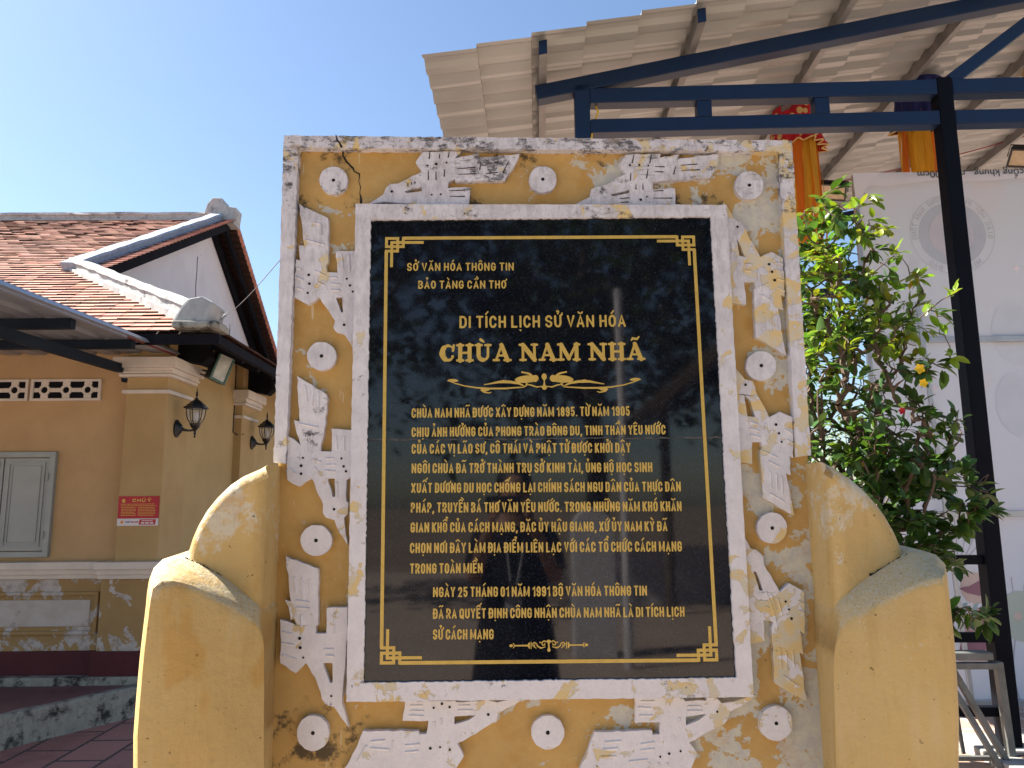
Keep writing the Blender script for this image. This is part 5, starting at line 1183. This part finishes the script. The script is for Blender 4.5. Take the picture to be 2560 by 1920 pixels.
for k in range(5): zz = z-.14-.075*k; mb.add([(x-.07-.022*k, ry-.002, zz), (x+.12, ry-.002, zz), (x+.12, ry-.002, zz-.073), (x-.088-.022*k, ry-.002, zz-.073)], [(3, 2, 1, 0)], k % 2)
bw(mb, 'print_shirt', [MINKS, MINKM], vinyl)
mb = MB()
for k in range(3): mb.add([(x-.10+.04*k, ry-.003, z-.11-.005*k), (x-.065+.04*k, ry-.003, z-.10), (x-.09+.03*k, ry-.003, z-.24), (x-.125+.03*k, ry-.003, z-.23)], [(0, 1, 2, 3)], k % 2)
bw(mb, 'print_collar', [MINKT, MSTAR], vinyl)
x2, _, z2 = lant(2550, 1540, YB); bw(disc(x2, z2, .14, .18, ry-.002), 'print_leaf', MINKG, vinyl); bw(disc(x2-.02, z2, .03, .03, ry-.004), 'print_blush', MINKO, vinyl)
# upside-down size note on the folded edge
tc = bpy.data.curves.new('note', 'FONT'); tc.body = 'cổng khung   m x 300cm'; tc.size = .085; to = bpy.data.objects.new('note', tc); me_ = bpy.data.meshes.new_from_object(to)
mb = MB(); mb.add([(1.32-v.co.x*.98-.18, YB-.0655, 4.088-v.co.y) for v in me_.vertices], [tuple(p.vertices) for p in me_.polygons]); bw(mb, 'hem_note', MBLACKM, hem)
bpy.data.objects.remove(to)
# ------------------------------------------------------------------ galvanised stand by the post
st = thing('trestle', 'grey galvanised steel trestle stand beside the dark post', 'stand', (2.80, 2.93, 0), TH)
def sb(a, b, nm, w_=.035, h_=.035): return MB().beam(a, b, w_, h_, up=(0, 1, .001)).build(nm, MSTAND, st, local=True, bevel=.003)
MB().box(-.55, .055, -.05, .05, .580, .622).build('top_plate', MSTAND, st, local=True, bevel=.006)
sb((-.55, -.03, .548), (.075, -.03, .548), 'top_rail', .035, .05)
sb((.085, -.03, .57), (.105, -.03, .05), 'leg', .04, .045); sb((-.17, -.005, .53), (.045, -.10, .03), 'leg', .03, .045); sb((-.22, .03, .53), (-.02, -.14, .02), 'leg', .03, .035)
sb((-.50, -.03, .53), (-.50, -.03, .0), 'leg'); sb((-.16, .05, .53), (-.12, .05, .04), 'leg', .02, .02)
sb((-.55, -.045, .045), (.17, -.045, .045), 'foot_rail', .025, .03)
MB().lathe([(.0, -.03), (.02, -.03), (.03, -.012), (.034, .01), (.026, .03), (0, .034)], (.16, -.06, .03), 10).build('rubber_foot', MBARK, st, local=True, smooth=True)
ki = thing('drain_kerb', 'low concrete kerb with a dark square opening under the steel stand', 'kerb', (2.9, 2.72, 0), TH)
kb = MB(); kb.prism([(-.12, -.004), (.75, -.004), (.75, .055), (-.12, .055)], -.12, .20, holes=[[(.16, .004), (.42, .004), (.42, .043), (.16, .043)]]); kb.build('kerb_block', MCONC, ki, local=True, bevel=.006)
MB().box(.15, .43, .05, .06, .0, .05).build('opening', MBLK, ki, local=True)  # dark plate fills the hole, its colour standing for the shade inside

# ------------------------------------------------------------------ shrub behind the stele
def leaf(mb, p, d, up, ln, wd, c, curl=.25):
    d = d.normalized(); s = d.cross(up)
    if s.length < 1e-4: s = Vector((1, 0, 0))
    s.normalize(); n = s.cross(d).normalized()
    pr = [(0, 0), (.22, .42), (.50, .5), (.78, .36), (1.0, .0)]; P = []
    for (t, w_) in pr:
        q = p+d*(ln*t)-n*(curl*ln*t*t*.5)
        if w_ == 0: P.append(q)
        else: P += [q+s*(wd*w_)+n*(wd*.16*w_*2), q, q-s*(wd*w_)+n*(wd*.16*w_*2)]
    F = [(0, 2, 1), (0, 3, 2), (1, 2, 5, 4), (2, 3, 6, 5), (4, 5, 8, 7), (5, 6, 9, 8), (7, 8, 10), (8, 9, 10)]
    mb.add(P, F, 0, c)
def shrub():
    YS = 1.45
    t = thing('shrub', 'leafy green flowering shrub with bare brown twigs behind the stele right side', 'shrub', (1.45, YS, 0))
    D_ = lambda x, y: XZ(x*DS, y*DS, YS)
    env = [D_(*p) for p in [(1690, 470), (1750, 452), (1800, 470), (1850, 505), (1880, 545), (1935, 620), (1940, 700), (1985, 780), (1995, 880), (2045, 960), (2060, 1080), (2030, 1200), (1990, 1260), (1690, 1300)]]
    def inside(x, z):
        c = False; n = len(env)
        for i in range(n):
            a, b = env[i], env[(i+1) % n]
            if (a[1] > z) != (b[1] > z) and x < (b[0]-a[0])*(z-a[1])/(b[1]-a[1])+a[0]: c = not c
        return c
    r = random.Random(21); tips = []
    xs_ = [p[0] for p in env]; zs_ = [p[1] for p in env]
    while len(tips) < 1150:
        x, z = r.uniform(min(xs_), max(xs_)), r.uniform(min(zs_)-.5, max(zs_))
        if z > min(zs_) and not inside(x, z): continue
        if z < .98 and x > 1.42: continue
        f = (z-min(zs_))/(max(zs_)-min(zs_))
        tips.append(Vector((x, YS+r.uniform(-.28, .40), z)))
    extra = [(2062, 632), (2035, 660), (2018, 690), (2008, 722), (1985, 715), (2050, 1095), (2105, 1112), (2150, 1105), (1945, 540), (1940, 575), (1880, 500), (1850, 470), (1790, 450), (2040, 900), (2065, 1045), (2040, 1215)]
    ext = [Vector((*[D_(*p)[0]], YS+r.uniform(-.08, .08), D_(*p)[1])) for p in extra]
    base = Vector((1.38, YS, 0)); nodes = [(base, None)]
    for (bx, by, hz) in ((1.28, YS-.1, 1.5), (1.42, YS+.12, 1.7), (1.52, YS-.05, 1.35), (1.36, YS+.02, 2.0)):
        pv = 0
        for k in range(1, 9):
            q = Vector((base.x+(bx-base.x)*k/8*1.2+r.uniform(-.03, .03), base.y+(by-base.y)*k/8+r.uniform(-.03, .03), hz*k/8)); nodes.append((q, pv)); pv = len(nodes)-1
    allt = sorted(tips, key=lambda p: (p-Vector((1.38, YS, 1.4))).length)+ext
    tipidx = []
    for p in allt:
        best = min(range(len(nodes)), key=lambda i: (nodes[i][0]-p).length+.55*max(0, nodes[i][0].z-p.z+.02)+.15*abs(nodes[i][0].z-1.2) if True else 0)
        a = nodes[best][0]; m = a+(p-a)*.5+Vector((r.uniform(-.03, .03), r.uniform(-.03, .03), r.uniform(-.01, .05)))
        nodes.append((m, best)); nodes.append((p, len(nodes)-1)); tipidx.append(len(nodes)-1)
    cnt = [0]*len(nodes)
    for i in tipidx:
        j = i
        while j is not None: cnt[j] += 1; j = nodes[j][1]
    mb = MB()
    for i, (p, q) in enumerate(nodes):
        if q is None: continue
        ra, rb = .00125*math.sqrt(cnt[q])+.0008, .00125*math.sqrt(max(cnt[i], 1))+.0003
        a = nodes[q][0]; md = (a+p)/2+Vector((r.uniform(-.012, .012), r.uniform(-.012, .012), r.uniform(-.012, .012)))
        mb.tube([a, md, p], [min(ra, .016), min((ra+rb)/2, .015), min(rb, .014)], 5, caps=False)
    mb.build('branches', MBARK, t)
    lf = MB()
    for i in tipidx:
        p, q = nodes[i]
        if .34 < (p.z-1.0)/1.6 < .74 and r.random() < .30 and p not in ext: continue   # bare twigs in the middle
        d0 = (p-nodes[q][0]).normalized(); f = (p.z-1.0)/1.6
        sunlit = f > .64 and r.random() < .65  # top leaves: sunlight painted in as a brighter yellow-green tint
        nl = r.randint(5, 9) if f > .68 else (r.randint(3, 7) if f > .42 else r.randint(7, 13))
        for k in range(nl):
            dd = (d0+Vector((r.gauss(0, .75), r.gauss(0, .75), r.gauss(.1, .5)))).normalized()
            up = Vector((r.gauss(0, .4), r.gauss(0, .4), 1)); ln = r.uniform(.042, .078)*(1.0 if not sunlit else .85)
            if sunlit: c = (r.uniform(.12, .22), r.uniform(.20, .30), r.uniform(.02, .045))
            else:
                g_ = r.uniform(.06, .18); c = (g_*r.uniform(.38, .6), g_, g_*r.uniform(.18, .35))
            if r.random() < .008: c = (.5, .33, .02)
            leaf(lf, p-d0*r.uniform(0, .05)+dd*.01, dd, up, ln, ln*r.uniform(.42, .55), c, r.uniform(.1, .5))
    lf.build('leaves', MLEAF, t, colors=True, smooth=True, angle=70)
    for (px, py, mt, s) in ((1985, 797, MPETY, .03), (1993, 828, MPETY, .026), (1947, 888, MPETR, .020), (1803, 1128, MPETY, .024)):
        c = XZ(px*DS, py*DS, YS-.36); fl = MB(); c = Vector((c[0], YS-.36, c[1])); s *= .75
        for k in range(5):
            a = 2*math.pi*k/5+px; d = Vector((math.cos(a), -.35, math.sin(a))); leaf(fl, c, d, Vector((0, -1, .1)), s, s*.8, (1, 1, 1), .1)
        fl.build('flower', mt, t)
shrub()
# ------------------------------------------------------------------ trees beyond the yard and behind the viewpoint
def tree(name, label, x, y, h, cr, n, seed, tint0, group, low=.35):
    t = thing(name, label, 'tree', (x, y, 0), 0, group); r = random.Random(seed)
    tr = MB(); tr.tube([(x, y, -.02), (x+r.uniform(-.1, .1), y, h*.25), (x+r.uniform(-.25, .25), y+r.uniform(-.2, .2), h*.55), (x, y, h*.85)], [h*.028, h*.02, h*.014, h*.004], 9)
    cl = []
    for i in range(16):
        a = r.uniform(0, 6.28); z0 = h*r.uniform(.28, .6); e = Vector((x+cr*.8*math.cos(a)*r.uniform(.4, 1), y+cr*.8*math.sin(a)*r.uniform(.4, 1), h*r.uniform(low+.08, .95))); s = Vector((x, y, z0)); m = (s+e)/2+Vector((0, 0, -.04*h))
        tr.tube([s, m, e], [h*.009, h*.006, h*.002], 6); cl.append((e, cr*r.uniform(.28, .5)))
    tr.build('trunk', MTRUNK, t, smooth=True)
    lf = MB(); ls = h*.035
    for i in range(n):
        c, rad = r.choice(cl); d = Vector((r.gauss(0, 1), r.gauss(0, 1), r.gauss(0, .75))).normalized()*rad*r.random()**.45; p = c+d
        g_ = tint0*r.uniform(.6, 1.5); k = (g_*r.uniform(.45, .75), g_, g_*r.uniform(.15, .35))
        dd = Vector((r.gauss(0, 1), r.gauss(0, 1), r.gauss(-.2, .6))).normalized(); s_ = dd.cross(Vector((r.gauss(0, .4), r.gauss(0, .4), 1))).normalized(); l = ls*r.uniform(.6, 1.3)
        lf.add([p, p+dd*l*.5+s_*l*.3, p+dd*l, p+dd*l*.5-s_*l*.3], [(0, 1, 2, 3)], 0, k)
    lf.build('crown', MTLEAF, t, colors=True)
tree('garden_tree', 'bright yellow green tree seen through the shrub twigs beyond the canopy', 6.5, 17, 3.6, 1.9, 2600, 31, .16, 'trees beyond the canopy', .2)
tree('garden_tree', 'darker green tree beyond the canopy seen low through the shrub', 10.5, 21, 4.2, 2.4, 2600, 32, .10, 'trees beyond the canopy', .2)
tree('garden_tree', 'green tree far behind the banner right of the shrub', 14.5, 19, 4.5, 2.4, 2200, 33, .11, 'trees beyond the canopy', .2)
tree('garden_tree', 'tall green tree at the far right end of the yard behind the banner', 19.5, 24, 6.5, 3.2, 2400, 34, .10, 'trees beyond the canopy', .2)
tree('shade_tree', 'tall dark tree mirrored in the left half of the black plaque', -3.2, -10.5, 9.0, 3.8, 3700, 41, .06, 'trees mirrored in the plaque', .3)
tree('shade_tree', 'tall dark tree mirrored at the top of the black plaque', 1.8, -13.0, 9.5, 4.2, 3700, 42, .055, 'trees mirrored in the plaque', .3)
tree('shade_tree', 'broad dark tree mirrored behind the thatched hut in the plaque', 6.8, -12.5, 10.0, 4.2, 3700, 43, .055, 'trees mirrored in the plaque', .3)
# thatched hut mirrored in the right of the plaque
hut = thing('thatched_hut', 'dark thatched hut mirrored in the right side of the black plaque', 'hut', (4.3, -7.2, 0))
rf = MB(); rH = random.Random(77); P = []
ex0, ex1, hy0, hy1 = 1.7, 7.2, -9.4, -5.0; rx, rz, ez = 4.6, 5.0, 2.55
for (xa, sgn) in ((ex0, 1), (ex1, -1)):
    for i in range(70):
        yy = hy0+(hy1-hy0)*i/69
        for k in range(3):
            a = Vector((xa-sgn*rH.uniform(0, .25), yy+rH.uniform(-.05, .05), ez-rH.uniform(.05, .28))); b = Vector((rx, yy, rz)); c = a+(b-a)*rH.uniform(.5, 1); w_ = .05
            rf.add([a+Vector((0, -w_, k*.02)), a+Vector((0, w_, k*.02)), c+Vector((0, w_, k*.03)), c+Vector((0, -w_, k*.03))], [(0, 1, 2, 3)])
rf.prism([(ex0+.1, ez), (ex1-.1, ez), (rx, rz-.05)], hy1-.15, hy1-.05)
rf.add([(ex0, hy0, ez), (ex0, hy1, ez), (rx, hy1, rz), (rx, hy0, rz)], [(0, 1, 2, 3)]); rf.add([(ex1, hy0, ez), (ex1, hy1, ez), (rx, hy1, rz), (rx, hy0, rz)], [(0, 3, 2, 1)])
rf.build('thatch_roof', MTHATCH, hut)
for x in (2.3, 6.6):
    for y in (-9.0, -5.4): MB().tube([(x, y, -.01), (x, y, 3.0)], .07, 10).build('hut_post', MTRUNK, hut, smooth=True)
wl = MB().box(1.5, 9, -10.3, -10.1, 0, .85); tag(wl.build('boundary_wall', MGABLE), 'pale low wall mirrored in the lower right of the plaque', 'wall')

# ------------------------------------------------------------------ the person taking the picture, mirrored in the plaque
def person():
    PX, PY = .06, -2.13
    t = thing('person', 'person in a long dark dress holding up a phone, mirrored in the lower plaque', 'person', (PX, PY, 0))
    MSK = simple('skin', (.36, .20, .13), .55, .06, 20); MHAIR = simple('hair', (.015, .012, .010), .5, .2, 40); MDR = simple('dress', (.018, .017, .020), .9, .3, 25, 0, .1); MPH = simple('phone', (.05, .05, .055), .25, .1, 10); MSTRAP = simple('lanyard_white', (.55, .56, .60), .5, .05, 10)
    V = [(0, 0, .93), (0, 0, 1.08), (0, .0, 1.24), (0, -.01, 1.37), (0, -.005, 1.44), (0, .0, 1.51), (0, .01, 1.58),
         (-.15, 0, 1.35), (-.20, .10, 1.14), (-.13, .285, 1.36), (-.105, .32, 1.43), (.15, 0, 1.35), (.20, .10, 1.14), (.10, .285, 1.36), (.065, .32, 1.43),
         (-.09, 0, .88), (-.10, .01, .48), (-.10, -.02, .08), (-.10, .12, .03), (.09, 0, .88), (.10, .02, .48), (.10, -.02, .08), (.10, .12, .03)]
    E = [(0, 1), (1, 2), (2, 3), (3, 4), (4, 5), (5, 6), (3, 7), (7, 8), (8, 9), (9, 10), (3, 11), (11, 12), (12, 13), (13, 14), (0, 15), (15, 16), (16, 17), (17, 18), (0, 19), (19, 20), (20, 21), (21, 22)]
    Rd = [.13, .115, .13, .10, .05, .085, .07, .058, .042, .030, .030, .058, .042, .030, .030, .085, .055, .040, .032, .085, .055, .040, .032]
    me = bpy.data.meshes.new('body'); me.from_pydata(V, E, []); o = bpy.data.objects.new('body', me); col.objects.link(o); o.parent = t; me.materials.append(MSK)
    sk = o.modifiers.new('skin', 'SKIN'); me.skin_vertices.new() if not me.skin_vertices else None
    for i, r_ in enumerate(Rd): me.skin_vertices[0].data[i].radius = (r_, r_*(.8 if i < 4 else 1))
    me.skin_vertices[0].data[0].use_root = True; sb_ = o.modifiers.new('subsurf', 'SUBSURF'); sb_.levels = 2; sb_.render_levels = 2
    def sphere(mb, c, r3, n=14, k=9): mb.lathe([(math.sin(math.pi*i/k)*r3[0]+1e-4, -math.cos(math.pi*i/k)*r3[2]) for i in range(k+1)], c, n, 0, 'z', 1, r3[1]/r3[0])
    h = MB(); sphere(h, (0, -.022, 1.60), (.093, .098, .115)); h.build('hair', MHAIR, t, local=True, smooth=True, angle=80)
    f = MB(); sphere(f, (0, .025, 1.56), (.070, .078, .10)); f.tube([(0, .098, 1.575), (0, .116, 1.545), (0, .10, 1.535)], [.008, .012, .008], 8); f.build('face', MSK, t, local=True, smooth=True, angle=80)
    for x in (-.028, .028): e = MB(); sphere(e, (x, .094, 1.575), (.011, .006, .006), 8, 6); e.build('eye', MHAIR, t, local=True, smooth=True)
    m = MB(); sphere(m, (0, .094, 1.508), (.022, .006, .006), 8, 6); m.build('mouth', MSIGNR, t, local=True, smooth=True)
    d = MB(); prof = [(.02, 1.40), (.13, 1.395), (.185, 1.36), (.175, 1.22), (.155, 1.06), (.18, .9), (.21, .62), (.235, .36), (.23, .345)]
    P = []; n = 40
    for (r_, z) in prof:
        for j in range(n):
            a = 2*math.pi*j/n; k = 1+(.05*math.sin(a*9) if z < .95 else 0); P.append((r_*k*math.cos(a), r_*k*.72*math.sin(a), z))
    d.add(P, [(i*n+(j+1) % n, i*n+j, (i+1)*n+j, (i+1)*n+(j+1) % n) for i in range(len(prof)-1) for j in range(n)]); d.build('dress', MDR, t, local=True, smooth=True, angle=80)
    for s in (-1, 1):
        sl_ = MB().tube([(s*.135, 0, 1.36), (s*.17, .03, 1.27), (s*.192, .075, 1.185)], [.068, .064, .060], 14); sl_.build('sleeve', MDR, t, local=True, smooth=True)
        c = Vector((-.105 if s < 0 else .065, .33, 1.455)); hd = MB(); sphere(hd, (c.x, c.y, c.z), (.020, .030, .040), 10, 7); hd.build('palm', MSK, t, local=True, smooth=True)
        for q, (dz, ln) in enumerate(((.030, .062), (.012, .07), (-.006, .066), (-.023, .05))):
            MB().tube([c+Vector((-s*.004, .018, dz)), c+Vector((s*.0, .042, dz+.012)), c+Vector((-s*.016, .056, dz+.02)), c+Vector((-s*ln*.55, .052, dz+.024))], [.009, .0085, .008, .0065], 8).build('finger', MSK, t, local=True, smooth=True)
        MB().tube([c+Vector((0, -.012, .01)), c+Vector((-s*.018, .005, .028)), c+Vector((-s*.034, .018, .032))], [.011, .010, .008], 8).build('thumb', MSK, t, local=True, smooth=True)
    MB().box(-.135, .025, .345, .354, 1.462, 1.538).build('phone_back', MPH, t, local=True, bevel=.003)
    MB().box(-.05, .03, .145, .150, 1.00, 1.10).build('name_tag', MSTRAP, t, local=True, bevel=.002)
    for s in (-1, 1): MB().tube([(s*.06, .07, 1.40), (s*.04, .13, 1.3), (-.01+s*.01, .143, 1.10)], .004, 5).build('lanyard', MSTRAP, t, local=True)
person()

mk = MB(); L3 = [(.70, 0), (1.12, 0)]+[(.91+.21*math.cos(R_(a)), 1.22+.24*math.sin(R_(a))) for a in range(0, 181, 15)]
mk.prism(L3, -6.25, -6.05); tag(mk.build('stone_marker', MGABLE, bevel=.01), 'pale round-topped stone slab mirrored low in the plaque beside the person', 'stone')
tag(MB().tube([(1.16, -5.6, -.01), (1.17, -5.6, 2.2), (1.16, -5.6, 3.6)], [.045, .042, .04], 10).build('lamp_pole', MGABLE, smooth=True), 'slim pale pole mirrored right of the round-topped slab', 'pole')
